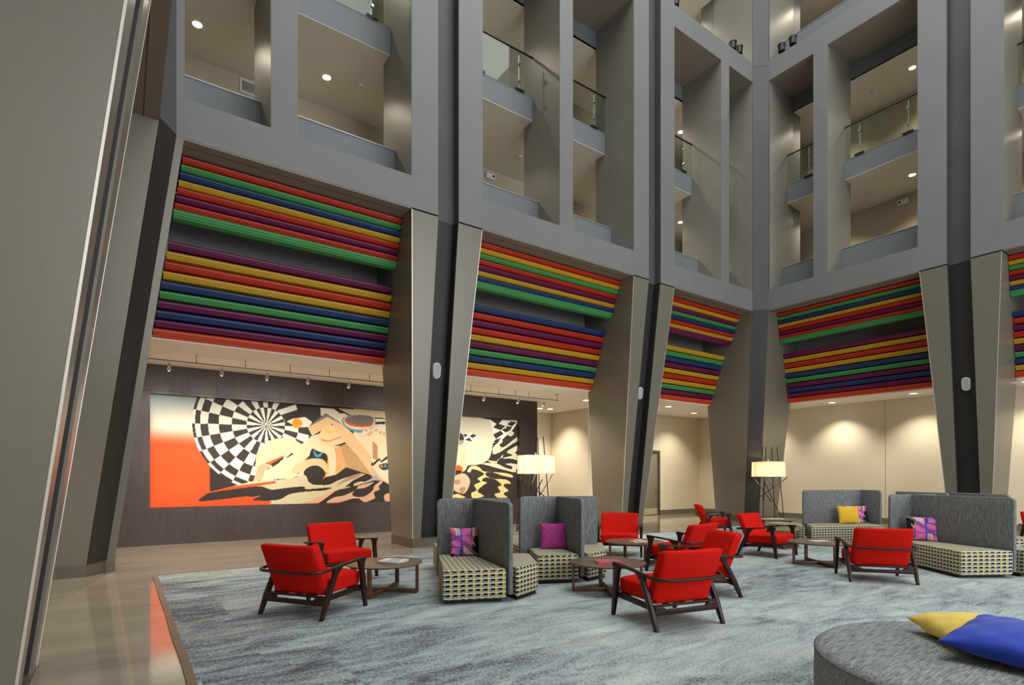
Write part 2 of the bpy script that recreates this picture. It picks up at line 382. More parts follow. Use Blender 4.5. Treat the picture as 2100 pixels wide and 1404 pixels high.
MURAL_DISC=((3.05, 2.9),[0.11, 0.46, 0.8, 1.09, 1.32, 1.49, 1.6, 1.66])
MURAL_SHAPES=[
((58,52,49),0,[(3.8,3.5),(4.44,3.46),(4.47,3.17),(4.11,3.05),(3.85,3.1),(3.56,3.02),(3.5,3.15),(3.31,3.28),(3.56,3.4)]),
((250,246,232),0,[(3.31,3.3),(3.78,3.5),(3.82,3.36),(3.41,3.19)]),
((250,246,232),0,[(3.55,3.03),(3.69,3.11),(4.02,3.18),(4.2,3.06),(4.16,2.92),(3.85,2.89)]),
((236,226,205),0,[(4.42,3.45),(6.25,3.48),(6.27,2.85),(5.02,3.03),(4.88,3.06),(4.57,3.32),(4.44,3.22)]),
((58,52,49),0,[(4.75,3.47),(4.95,3.34),(5.09,3.34),(5.23,3.27),(5.59,3.24),(6.27,3.25),(6.27,3.28),(5.23,3.32),(5.02,3.42),(4.88,3.48)]),
((222,200,160),0,[(4.92,3.47),(6.25,3.49),(6.26,3.3),(5.3,3.31),(5.09,3.4)]),
((58,52,49),0,[(5.89,3.15),(6.27,3.19),(6.27,3.1),(5.91,3.09)]),
((216,206,168),0,[(2.74,1.47),(3.25,1.49),(3.75,1.55),(4.01,1.67),(4.12,1.5),(4.2,1.37),(4.54,1.35),(5.02,1.54),(5.59,1.68),(5.7,1.66),(5.3,1.46),(5.09,1.29),(4.67,1.12),(4.34,0.96),(3.88,0.85),(3.16,0.87),(2.92,0.91),(3.19,1.15),(2.65,1.22),(2.09,1.17),(1.86,1.23),(2.25,1.34)]),
((250,90,40),0,[(1.77,1.21),(2.25,1.34),(2.98,1.43),(3.25,1.47),(3.31,1.42),(2.71,1.32),(2.09,1.23),(1.81,1.14),(1.54,1.02),(1.46,0.98),(1.76,0.87),(3.13,0.87),(3.18,0.95),(2.95,1.06),(2.91,1.1),(2.65,1.06),(2.09,1.1),(1.7,1.05)]),
((250,90,40),0,[(0.54,1.31),(1.78,1.23),(2.09,1.07),(2.65,1.08),(3.16,0.97),(3.13,0.86),(1.54,0.85),(0.53,0.85)]),
((58,52,49),1,[(1.52,1.01),(1.62,1.1),(1.81,1.2),(2.65,1.32),(2.95,1.33),(3.19,1.25),(3.56,1.29),(3.98,1.32),(4.07,1.25),(4.71,1.29),(4.54,1.21),(4.01,1.18),(3.62,1.12),(3.34,0.98),(2.74,0.98),(2.92,1.1),(2.77,1.12),(2.42,1.07),(1.81,1),(1.57,0.99)]),
((58,52,49),1,[(4.07,1.55),(4.01,1.84),(4.27,1.94),(4.61,1.81),(5.09,1.88),(5.74,1.68),(5.59,1.66),(5.16,1.57),(4.88,1.47),(4.64,1.36),(4.34,1.37),(4.14,1.42)]),
((232,180,150),0,[(3.91,0.85),(4.34,1.01),(4.74,1.21),(5.2,1.31),(5.3,1.29),(4.88,1.22),(4.64,1.05),(4.34,0.84)]),
((58,52,49),0,[(4.34,0.84),(4.67,1.07),(4.95,1.22),(5.52,1.36),(5.81,1.46),(6.12,1.5),(6.42,1.35),(6.44,0.85),(5.02,0.86)]),
((232,180,150),1,[(4.58,0.87),(4.78,1.01),(5.06,1.06),(5.39,1.2),(5.48,1.32),(5.69,1.38),(5.93,1.42),(5.69,1.28),(5.41,1.22),(5.31,1.06),(5.6,1.01),(5.88,1.17),(5.95,1.32),(6.15,1.46),(6.19,1.42),(6.08,1.3),(6.1,1.21),(5.93,1.13),(5.97,0.98),(5.82,0.9),(5.65,0.86),(5.48,0.97),(5.27,0.96),(5.06,0.9),(4.86,0.86)]),
((185,180,185),1,[(5.54,1.39),(5.82,1.51),(5.97,1.63),(6.04,1.57),(6.19,1.46),(5.97,1.48),(5.82,1.44),(5.6,1.38)]),
((232,180,150),1,[(6.24,1.02),(6.32,1.09),(6.43,1.08),(6.43,0.86),(6.28,0.87)]),
((180,150,130),1,[(4.84,1.33),(5.18,1.57),(5.6,1.69),(5.43,1.55),(5.18,1.47),(4.9,1.35)]),
((250,214,180),1,[(2.8,1.95),(2.83,2.15),(2.95,2.34),(3.13,2.51),(3.41,2.59),(3.66,2.59),(3.85,2.5),(3.94,2.41),(3.75,2.27),(3.5,2.06),(3.13,1.83),(3.01,1.73),(2.82,1.79)]),
((240,110,60),0,[(3.01,1.92),(3.48,2.14),(3.47,2.08),(3.13,1.89)]),
((58,52,49),0,[(3.13,1.89),(3.47,2.1),(3.47,2.04),(3.22,1.86)]),
((250,224,186),0,[(2.74,1.47),(2.85,1.83),(2.98,1.91),(3.16,1.86),(3.05,1.75),(3.25,1.86),(3.75,2.2),(3.75,2.33),(4.01,2.51),(4.17,2.67),(4.54,2.8),(4.74,2.36),(4.88,2.09),(4.27,2.28),(3.88,1.9),(3.66,1.67),(3.94,1.65),(3.72,1.55)]),
((200,185,150),0,[(2.74,1.47),(2.85,1.83),(2.98,1.91),(3.16,1.86),(3.04,1.75),(2.95,1.51)]),
((130,125,122),0,[(4.08,2.91),(4.57,3.32),(5.02,3.05),(4.74,3.09),(4.61,3.22),(4.24,2.99)]),
((246,204,156),0,[(4.09,2.9),(4.61,3.22),(4.74,3.04),(4.2,2.68)]),
((250,214,160),1,[(4.37,2.59),(4.44,2.83),(4.67,3.01),(4.88,2.92),(5.06,2.69),(5.09,2.55),(4.74,2.43),(4.47,2.46)]),
((225,140,125),0,[(4.44,2.56),(4.64,2.53),(5.02,2.68),(5.02,2.72),(4.64,2.57),(4.45,2.61)]),
((250,205,90),0,[(4.57,2.84),(4.64,2.75),(4.88,2.82),(4.88,2.85),(4.67,2.81),(4.61,2.87)]),
((246,204,156),0,[(4.61,3.22),(5.02,3.03),(5.23,2.87),(5.85,2.18),(5.87,1.62),(5.38,2.03),(5.09,2.55),(4.74,3.04)]),
((249,226,190),0,[(5.09,2.9),(5.56,2.71),(5.89,2.76),(6.29,2.74),(6.36,1.68),(5.89,2.04),(5.85,2.18),(5.3,2.8)]),
((205,165,118),0,[(4.95,2.42),(5.13,2.51),(5.45,2.17),(5.87,1.62),(5.11,1.85)]),
((246,204,156),0,[(4.27,2.28),(4.67,2.43),(4.95,2.44),(5.13,1.88),(4.85,1.64),(4.47,1.55),(4.64,1.81),(4.64,2.15),(4.54,2.29)]),
((238,178,120),0,[(4.78,2.35),(4.95,2.42),(5.13,1.85),(4.85,1.64)]),
((250,160,40),0,[(4.61,2.19),(4.65,2.15),(4.64,1.74),(4.51,1.52),(4.46,1.54),(4.6,1.81)]),
((250,224,186),0,[(4.14,2.58),(4.34,2.42),(4.78,2.4),(4.85,2.16),(4.83,1.66),(4.67,1.6),(4.63,2.15),(4.54,2.24),(4.27,2.28),(4.17,2.28),(4.04,2.07),(3.88,1.84),(3.74,1.97),(3.76,2.33)]),
((58,52,49),1,[(4.11,2.09),(4.2,2.33),(4.34,2.28),(4.47,2.24),(4.58,2.2),(4.61,2.02),(4.4,2.07),(4.2,2.06),(4.07,2.02)]),
((70,170,200),1,[(4.24,2.31),(4.34,2.18),(4.47,2.25),(4.44,2.15),(4.34,2.11),(4.27,2.16)]),
((246,204,156),1,[(3.67,1.69),(3.75,1.87),(3.98,2.01),(4.3,2.08),(4.54,2.01),(4.66,1.74),(4.54,1.72),(4.34,1.88),(4.11,1.84),(3.94,1.69)]),
((58,52,49),1,[(3.98,1.67),(4.07,1.81),(4.3,1.89),(4.47,1.81),(4.56,1.67),(4.5,1.55),(4.37,1.47),(4.2,1.5),(4.09,1.57)]),
((249,228,195),0,[(5.89,2.04),(6.08,2.15),(6.36,2.19),(6.38,1.39),(6.12,1.57),(5.89,1.86)]),
((195,150,115),0,[(5.9,2.61),(6.04,2.47),(6.04,2.04),(5.89,2.11)]),
((58,52,49),0,[(5.88,1.95),(6.1,2.13),(6.15,2.04),(6.34,2.19),(6.34,2.1),(6.15,1.99),(6.1,2.06),(5.91,1.89)]),
((60,70,75),1,[(6.08,1.9),(6.19,1.96),(6.36,1.97),(6.38,1.81),(6.19,1.78)]),
((240,140,50),0,[(6.13,1.91),(6.19,1.94),(6.21,1.86),(6.15,1.84)]),
((110,180,200),0,[(6.25,1.93),(6.31,1.94),(6.31,1.86),(6.26,1.85)]),
((90,165,200),1,[(5.01,3.17),(5.2,3.29),(5.59,3.34),(5.96,3.26),(5.93,3.01),(5.59,2.83),(5.3,2.87),(5.09,2.97)]),
((250,220,180),1,[(5.06,3.18),(5.23,3.28),(5.59,3.33),(5.93,3.26),(5.91,3.02),(5.59,2.92),(5.3,2.93),(5.12,3.02)]),
((240,90,30),1,[(5.08,3.18),(5.23,3.27),(5.59,3.31),(5.91,3.26),(5.87,3.04),(5.59,2.99),(5.3,3),(5.13,3.07)]),
((118,114,112),1,[(5.11,3.19),(5.25,3.28),(5.59,3.33),(5.85,3.31),(5.92,3.23),(5.85,3.08),(5.59,3.04),(5.3,3.06),(5.16,3.11)]),
((244,226,198),0,[(5.56,2.78),(5.63,2.94),(6.29,2.97),(6.31,2.74),(5.89,2.77)]),
((226,186,146),1,[(5.64,2.91),(5.7,2.96),(5.76,2.91),(5.7,2.86)]),
((226,186,146),1,[(5.79,2.84),(5.85,2.9),(5.91,2.85),(5.85,2.79)]),
((226,186,146),1,[(5.94,2.92),(6,2.97),(6.06,2.93),(6,2.87)]),
((226,186,146),1,[(6.07,2.86),(6.13,2.91),(6.19,2.86),(6.13,2.81)]),
((226,186,146),1,[(5.72,2.79),(5.78,2.84),(5.84,2.79),(5.78,2.74)]),
((226,186,146),1,[(6.19,2.82),(6.25,2.88),(6.31,2.83),(6.25,2.78)]),
((250,170,30),1,[(3.68,2.99),(3.73,3.09),(3.81,3.13),(3.9,3.1),(3.95,3),(3.9,2.91),(3.81,2.86),(3.72,2.9)]),
((226,222,196),1,[(8.17,3.44),(9.86,3.45),(9.98,3.2),(10.02,2.83),(9.96,2.42),(9.82,2.14),(9.46,1.98),(9.07,1.94),(8.9,1.76),(8.24,1.79)]),
((250,246,232),0,[(9.86,3.46),(11.02,3.49),(10.95,3.33),(10.74,3.1),(10.36,2.81),(10.02,2.69),(10.01,3.03),(9.94,3.31)]),
((58,52,49),0,[(9.9,3.46),(10.4,3.49),(10.21,3.3)]),
((58,52,49),0,[(10.02,3.21),(10.19,3.35),(10.52,3.28),(10.31,3.13)]),
((58,52,49),0,[(10.57,3.34),(10.74,3.45),(10.97,3.43),(10.78,3.28)]),
((58,52,49),0,[(10.02,2.97),(10.31,3.12),(10.44,3.02),(10.13,2.83)]),
((58,52,49),0,[(10.36,3.15),(10.57,3.23),(10.74,3.16),(10.52,3.06)]),
((58,52,49),0,[(10.02,2.73),(10.13,2.82),(10.36,2.88),(10.19,2.73)]),
((58,52,49),0,[(10.52,3.27),(10.78,3.28),(10.74,3.17),(10.57,3.22)]),
((250,246,232),1,[(8.82,2.93),(9.23,2.97),(9.42,2.91),(9.42,2.79),(9.23,2.7),(8.92,2.75)]),
((58,52,49),0,[(8.88,2.93),(9.07,2.94),(8.95,2.84)]),
((58,52,49),0,[(9.11,2.89),(9.26,2.96),(9.4,2.91),(9.23,2.83)]),
((58,52,49),0,[(8.94,2.75),(9.11,2.84),(9.23,2.71)]),
((58,52,49),1,[(8.73,2.95),(8.86,2.93),(8.92,2.79),(8.86,2.72),(8.75,2.75)]),
((110,180,215),1,[(8.68,2.61),(8.7,2.71),(8.86,2.72),(8.92,2.74),(8.86,2.61),(8.76,2.58)]),
((240,150,80),1,[(8.69,2.67),(8.7,2.74),(8.86,2.74),(8.9,2.75),(8.83,2.68),(8.76,2.65)]),
((240,214,178),1,[(8.69,2.56),(8.86,2.6),(8.96,2.49),(8.98,2.26),(8.94,1.89),(8.86,1.79),(8.61,1.99),(8.61,2.31)]),
((230,100,20),1,[(8.58,1.82),(8.65,1.94),(8.8,1.92),(8.87,1.82),(8.82,1.59),(8.69,1.51),(8.58,1.56)]),
((58,52,49),1,[(8.58,1.72),(8.69,1.79),(8.82,1.76),(8.78,1.59),(8.67,1.56)]),
((222,190,160),1,[(8.54,1.56),(8.88,1.69),(9.09,1.56),(9.13,1.36),(9.01,1.13),(8.86,1.05),(8.52,1.2)]),
((175,140,118),1,[(8.58,1.46),(8.75,1.49),(8.78,1.38),(8.61,1.33)]),
((175,140,118),1,[(8.75,1.21),(8.95,1.26),(8.95,1.13),(8.82,1.06)]),
((218,214,186),1,[(10.02,2.55),(10.19,2.7),(10.36,2.84),(10.39,2.74),(10.27,2.63),(10.44,2.57),(10.78,2.79),(11.02,2.94),(11.03,2.82),(10.78,2.68),(10.52,2.53),(10.27,2.39),(10.02,2.33)]),
((218,214,186),1,[(10.57,2.4),(10.69,2.5),(11.06,2.66),(11.06,2.52),(10.91,2.4),(11.06,2.3),(11.07,2.13),(10.78,2.19),(10.4,2.2),(10.78,2.3),(10.69,2.36)]),
((218,214,186),1,[(10.52,2.01),(10.78,2.03),(11.06,1.98),(10.95,1.81),(10.91,1.73),(10.52,1.8),(10.19,1.87),(9.74,1.97),(9.54,2),(9.82,2.04),(10.19,2.01),(10.44,1.91),(10.74,1.84),(10.78,1.93)]),
((218,214,186),1,[(9.82,2.12),(10.19,2.11),(10.4,2.32),(10.39,2.22),(10.19,2.14),(10.17,2.04),(9.94,2.05)]),
((218,214,186),1,[(10.59,3.04),(10.78,3.11),(10.86,3.06),(10.78,2.96),(10.65,2.96)]),
((226,214,150),1,[(9.03,1.76),(9.19,1.93),(9.46,1.9),(9.66,1.76),(10.19,1.73),(10.57,1.7),(10.8,1.63),(10.78,1.56),(10.36,1.63),(10.02,1.73),(9.78,1.73),(9.74,1.63),(10.02,1.52),(10.52,1.49),(10.74,1.36),(10.52,1.35),(10.44,1.28),(10.63,1.12),(10.52,1.07),(10.44,1),(10.59,0.89),(10.19,0.9),(10.09,1.02),(10.31,1.07),(10.21,1.25),(10.36,1.31),(10.11,1.49),(9.74,1.56),(9.58,1.46),(9.78,1.39),(9.66,1.32),(9.42,1.12),(9.66,0.95),(9.26,0.9),(9.19,1.06),(9.38,1.15),(9.3,1.32),(9.54,1.42),(9.42,1.52),(9.66,1.66),(9.54,1.76),(9.23,1.83),(9.15,1.73)]),
((226,214,150),0,[(8.46,1),(8.69,1.05),(8.99,0.93),(8.88,0.91),(8.5,0.92)]),
]

# ------------------------------------------------------------------ building
YF, XE, XW = 10.5, 17.5, 0.48       # atrium faces of the north, east and west wings
ZS = 7.1                            # where the tapering piers meet the straight wall above
REC = 0.87                          # how far the piers lean back at the floor
def TN(a, b, z): return (a, YF + b, z)
def TE(a, b, z): return (XE + b, a, z)
def TW(a, b, z): return (XW - b, a, z)
def wbox(mb, T, a0, a1, b0, b1, z0, z1):
    p = T(a0, b0, z0); q = T(a1, b1, z1)
    mb.box(min(p[0], q[0]), max(p[0], q[0]), min(p[1], q[1]), max(p[1], q[1]), z0, z1)

# floor
struct(MB().box(-6, 24, -10, 19, -0.2, 0).build('floor', 'concrete_floor', origin=(0, 0, 0), smooth=0))
car = MB().box(XW - 0.02, 17.3, -8, 10.4, 0.0005, 0.012).build('carpet', 'carpet', origin=(0, 0, 0), smooth=0)
tag(car, 'large slate and pale blue streaky plank carpet covering the atrium floor', 'carpet')
e = MB()
for i in range(40):
    y0 = 10.4 - i * 0.46; y1 = y0 - 0.46
    w0 = 0.004 * math.sin(i * 1.3); w1 = 0.004 * math.sin((i + 1) * 1.3)
    e.loft([[(XW - 0.075 + w0, y0, 0), (XW - 0.01 + w0, y0, 0), (XW - 0.01 + w0, y0, 0.016), (XW - 0.075 + w0, y0, 0.014)],
            [(XW - 0.075 + w1, y1, 0), (XW - 0.01 + w1, y1, 0), (XW - 0.01 + w1, y1, 0.016), (XW - 0.075 + w1, y1, 0.014)]])
e.box(XW - 0.05, 17.3, 10.4, 10.43, 0, 0.014)
e.build('edge_strip', 'carpet_edge', parent=car)

# openings: list of (a0, a1) per wing between the solid uprights
N_OPEN = [(0.84, 2.17), (2.62, 4.87), (6.58, 8.82), (9.24, 11.45), (13.15, 15.42), (15.83, 17.13)]
N_SOLID = [(2.17, 2.62), (4.87, 6.58), (8.82, 9.24), (11.45, 13.15), (15.42, 15.83)]
E_OPEN = [(8.70, 10.13), (5.95, 8.28), (1.9, 4.17), (-0.8, 1.5)]
E_SOLID = [(8.28, 8.70), (4.17, 5.95), (1.5, 1.9), (-2.5, -0.8)]
W_OPEN = [(8.3, 10.13), (5.9, 7.9)]
W_SOLID = [(7.9, 8.3), (4.17, 5.9), (-3.0, 4.17)]
PIERS_N = [5.725, 12.30]
PIERS_E = [5.06]
PIERS_W = [4.85]
FIN = 1.48
def upright(mb, T, a0, a1, z0, z1, pier):
    if pier:
        c = (a0 + a1) / 2
        wbox(mb, T, a0, c - 0.25, 0, FIN, z0, z1); wbox(mb, T, c + 0.25, a1, 0, FIN, z0, z1)
        wbox(mb, T, c - 0.25, c + 0.25, 0.22, FIN, z0, z1)
    else: wbox(mb, T, a0, a1, 0, FIN, z0, z1)
LV = [(7.1, 14.67), (15.3, 22.3)]
def facade(name, T, solids, a0, a1, z_top=22.6):
    mb = MB()
    for (s0, s1) in solids: upright(mb, T, s0, s1, ZS, z_top if s1 - s0 > 1.0 else 15.3, 1.0 < s1 - s0 < 2.0)
    mids = sorted(solids); cuts = [a0] + [v for s in mids for v in s] + [a1]
    for k in range(0, len(cuts), 2):
        p, q = cuts[k], cuts[k + 1]
        if q - p < 0.02: continue
        wbox(mb, T, p, q, 0, 0.9, ZS, 7.75)            # spandrel
        wbox(mb, T, p, q, 0, FIN, 14.67, 15.3)         # upper beam
        wbox(mb, T, p, q, 0, FIN, 22.3, z_top)
    o = mb.build(name, 'facade_paint', smooth=0); struct(o); return o
facade('wall_north', TN, N_SOLID, 0.70, 17.15)
facade('wall_east', TE, E_SOLID, -2.5, 10.15)
facade('wall_west', TW, W_SOLID, 4.17, 10.15)
# reveal faces of the uprights, painted warmer: thin skins on the sides of each upright
def bays(opens):
    o = sorted(opens); out = [list(o[0])]
    for p, q in o[1:]:
        if p - out[-1][1] < 0.8: out[-1][1] = q
        else: out.append([p, q])
    return out
def skins(name, T, opens, z0=7.752, z1=22.3):
    mb = MB()
    for ops, (za, zb) in ((opens, (7.752, 14.659)), (bays(opens), (15.302, 22.298))):
        for (p, q) in ops:
            wbox(mb, T, p - 0.0, p + 0.006, 0.004, FIN + 0.002, za, zb)
            wbox(mb, T, q - 0.006, q + 0.0, 0.004, FIN + 0.002, za, zb)
    struct(mb.build(name, 'reveal_paint', smooth=0))
sf = MB()
for T, ops in ((TN, N_OPEN), (TE, E_OPEN), (TW, W_OPEN)):
    for p, q in ops: wbox(sf, T, p, q, 0.003, FIN, 14.660, 14.671)
struct(sf.build('trim_10', 'soffit_bounce_tint', smooth=0))  # thin plates give the beam undersides the same painted warm bounce
skins('trim_1', TN, N_OPEN); skins('trim_2', TE, E_OPEN); skins('trim_3', TW, W_OPEN)
# parapets (levels 1 and 3), slabs (levels 2 and 4), corridor floors, ceilings, back walls
def inner(nm, T, opens, a0, a1, caps):
    par = MB(); cap = MB(); slab = MB(); ceil = MB(); back = MB(); sof = MB()
    for z, ops in ((7.6, opens), (15.25, bays(opens))):
        for (p, q) in ops:
            wbox(par, T, p, q, 0.86, 0.96, z + 0.05, z + 1.06)
            wbox(cap, T, p + 0.006, q - 0.006, 0.845, 0.975, z + 1.06, z + 1.078)
    for z, ops in ((10.9, opens), (18.5, bays(opens))):
        for (p, q) in ops:
            wbox(slab, T, p + 0.006, q - 0.006, 1.12, 1.6, z + 0.012, z + 0.62)
    wbox(slab, T, a0, a1, 1.6, 3.7, 7.12, 7.6)
    wbox(slab, T, a0, a1, 1.6, 3.7, 10.95, 11.52); wbox(slab, T, a0, a1, 1.6, 3.7, 14.25, 15.25); wbox(slab, T, a0, a1, 1.6, 3.7, 18.55, 19.12)
    for z, ops in ((10.9, opens), (18.5, bays(opens))):
        for (p, q) in ops: wbox(ceil, T, p + 0.006, q - 0.006, 1.12, FIN, z, z + 0.012)
    wbox(ceil, T, a0, a1, FIN + 0.003, 3.7, 10.9, 10.95); wbox(ceil, T, a0, a1, FIN + 0.003, 3.7, 18.5, 18.55)
    wbox(ceil, T, a0, a1, FIN + 0.003, 3.7, 14.2, 14.25); wbox(ceil, T, a0, a1, FIN + 0.003, 3.7, 22.2, 22.3)
    wbox(par, T, a0, a1, FIN + 0.001, FIN + 0.06, 14.2, 14.67)
    wbox(back, T, a0, a1, 3.7, 3.85, 7.1, 22.6)
    struct(par.build('wall_%s_parapets' % nm, 'parapet_paint', smooth=0))
    struct(cap.build('trim_%d' % caps, 'steel_cap', smooth=0))
    struct(slab.build('wall_%s_slabs' % nm, 'parapet_paint', smooth=0))
    struct(ceil.build('ceiling_%s_corridors' % nm, 'corridor_ceiling', smooth=0))
    struct(back.build('wall_%s_back' % nm, 'corridor_wall', smooth=0))
inner('north', TN, N_OPEN, -3.2, 21.35, 4)
inner('east', TE, E_OPEN, -9.5, 10.5 + 3.7, 5)
inner('west', TW, W_OPEN, -9.5, 10.5 + 3.7, 6)

# roof with skylight well
rf = MB()
rf.box(-4, 22, -11, -5, 22.6, 22.9); rf.box(-4, 22, 10, 15, 22.6, 22.9); rf.box(-4, 1, -5, 10, 22.6, 22.9); rf.box(17, 22, -5, 10, 22.6, 22.9)
struct(rf.build('ceiling_atrium', 'white_ceiling', smooth=0))
sw = MB(); sw.box(-6, 24, -10.2, -10, 0, 2.2); sw.box(-6, 24, -10.2, -10, 10.5, 22.6); sw.box(-6, -1.5, -10.2, -10, 2.2, 10.5); sw.box(19.5, 24, -10.2, -10, 2.2, 10.5)
struct(sw.build('wall_south', 'facade_paint', smooth=0))
struct(MB().box(-3.7, -3.5, -10, 19, 0, 7.1).build('wall_west_ground', 'cream_wall', smooth=0))

# ground floor ceilings and bulkheads behind the louvres, soffits under the spandrels
c = MB(); c.box(-3.5, 21.1, 12.42, 17.7, 4.17, 4.25); c.box(19.42, 21.1, -10, 12.42, 4.17, 4.25); c.box(-3.5, -1.44, -10, 12.42, 4.17, 4.25)
struct(c.build('ceiling_ground_floor', 'white_ceiling', smooth=0))
for nm, T, a0, a1 in (('north', TN, -1.5, 19.5), ('east', TE, -10, 12.5), ('west', TW, -10, 12.5)):
    c = MB(); wbox(c, T, a0, a1, 2.02, 2.12, 4.25, 7.05); struct(c.build('wall_bulkhead_' + nm, 'bulkhead', smooth=0))
c = MB(); j = MB()
for T, a0, a1 in ((TN, 0.5, 4.866), (TN, 6.584, 11.44), (TN, 13.16, 17.5), (TE, 5.93, 10.4), (TE, -3, 4.19), (TW, 5.72, 10.4), (TW, -3, 3.98)):
    wbox(c, T, a0, a1, 0.004, 2.0, ZS - 0.03, ZS + 0.0)
    wbox(j, T, a0, a1, 0.20, 0.212, ZS - 0.036, ZS - 0.029)
struct(c.build('ceiling_soffits', 'soffit_bounce_tint', smooth=0)); struct(j.build('trim_7', 'joint', smooth=0))

# ground floor walls
for nm, bx in (('left', (-3.5, 0.54, 15.2, 15.5, 0, 4.17)), ('right', (11.0, 11.75, 15.2, 17.7, 0, 4.17)), ('lower', (0.54, 11.0, 15.2, 15.5, 0, 0.86)), ('upper', (0.54, 11.0, 15.2, 15.5, 3.5, 4.17)), ('recess', (0.54, 11.0, 15.362, 15.5, 0.86, 3.5))):
    struct(MB().box(*bx).build('wall_mural_' + nm, 'mural_wall_metal', smooth=0))
w = MB(); w.box(-3.5, 11.76, 15.195, 15.2, 3.56, 3.566)
for x in (-1.2, 1.9, 5.0, 8.1): w.box(x, x + 0.006, 15.195, 15.2, 0.12, 0.8); w.box(x, x + 0.006, 15.195, 15.2, 3.57, 4.15)
struct(w.build('trim_8', 'joint', smooth=0))
w = MB(); w.box(-3.5, 11.77, 15.18, 15.2, 0, 0.13)
struct(w.build('baseboard_mural_wall', 'mural_wall_metal', smooth=0))
w = MB(); w.box(11.75, 14.4, 17.7, 17.85, 0, 4.17); w.box(14.4, 14.55, 15.5, 17.85, 0, 4.17); w.box(14.55, 17.33, 15.5, 15.65, 0, 4.17)
w.box(18.46, 21.25, 15.5, 15.65, 0, 4.17); w.box(17.33, 18.46, 15.5, 15.65, 2.68, 4.17); w.box(17.33, 18.46, 15.62, 15.65, 0, 2.68)
struct(w.build('wall_north_ground', 'cream_wall', smooth=0))
struct(MB().box(21.1, 21.25, -10, 15.5, 0, 4.17).build('wall_east_ground', 'cream_wall', smooth=0))
w = MB(); w.box(21.094, 21.1, 8.10, 8.106, 0.2, 4.17); struct(w.build('trim_9', 'skirting', smooth=0))
w = MB(); w.box(11.75, 14.385, 17.685, 17.7, 0, 0.19); w.box(14.385, 14.4, 15.485, 17.7, 0, 0.19); w.box(14.385, 17.33, 15.485, 15.5, 0, 0.19); w.box(18.46, 21.1, 15.485, 15.5, 0, 0.19)
w.box(21.085, 21.1, -10, 15.485, 0, 0.19)
struct(w.build('baseboard_ground_walls', 'skirting', smooth=0))

# door in the north ground wall
d = empty('door_1', (17.85, 15.58, 0)); struct(d)
MB().box(17.40, 18.37, 15.53, 15.575, 0.01, 2.60).build('door_leaf', 'door_paint', parent=d, bevel=0.003)
f_ = MB(); f_.box(17.33, 17.40, 15.47, 15.62, 0, 2.68); f_.box(18.37, 18.46, 15.47, 15.62, 0, 2.68); f_.box(17.40, 18.37, 15.47, 15.62, 2.60, 2.68)
f_.build('door_frame', 'door_frame_metal', parent=d, bevel=0.004)
MB().box(17.42, 18.35, 15.522, 15.53, 0.02, 0.28).build('kick_plate', 'kick_plate', parent=d)
h = MB(); h.box(18.26, 18.32, 15.50, 15.53, 0.98, 1.22); h.bar((18.30, 15.48, 1.05), (18.18, 15.48, 1.05), 0.02, 0.02); h.cyl((18.29, 15.53, 1.05), (18.29, 15.475, 1.05), 0.012, n=8)
h.build('door_handle', 'chrome', parent=d)
for z, nm in ((1.48, 'upper'), (1.17, 'lower')):
    s_ = MB().box(18.72, 18.84 if z > 1.3 else 18.80, 15.488, 15.4995, z - 0.06, z + 0.06).build('wall_switch', 'white_plastic', bevel=0.004)
    tag(s_, 'white wall plate right of the grey door, %s of the two' % nm, 'switch', 'white wall plates by the door')
    if z > 1.3: MB().box(18.75, 18.81, 15.482, 15.488, z - 0.02, z + 0.02).build('screen', 'grille', parent=s_)
    else: MB().box(18.745, 18.775, 15.482, 15.488, z - 0.025, z + 0.025).build('rocker', 'white_plastic', parent=s_)

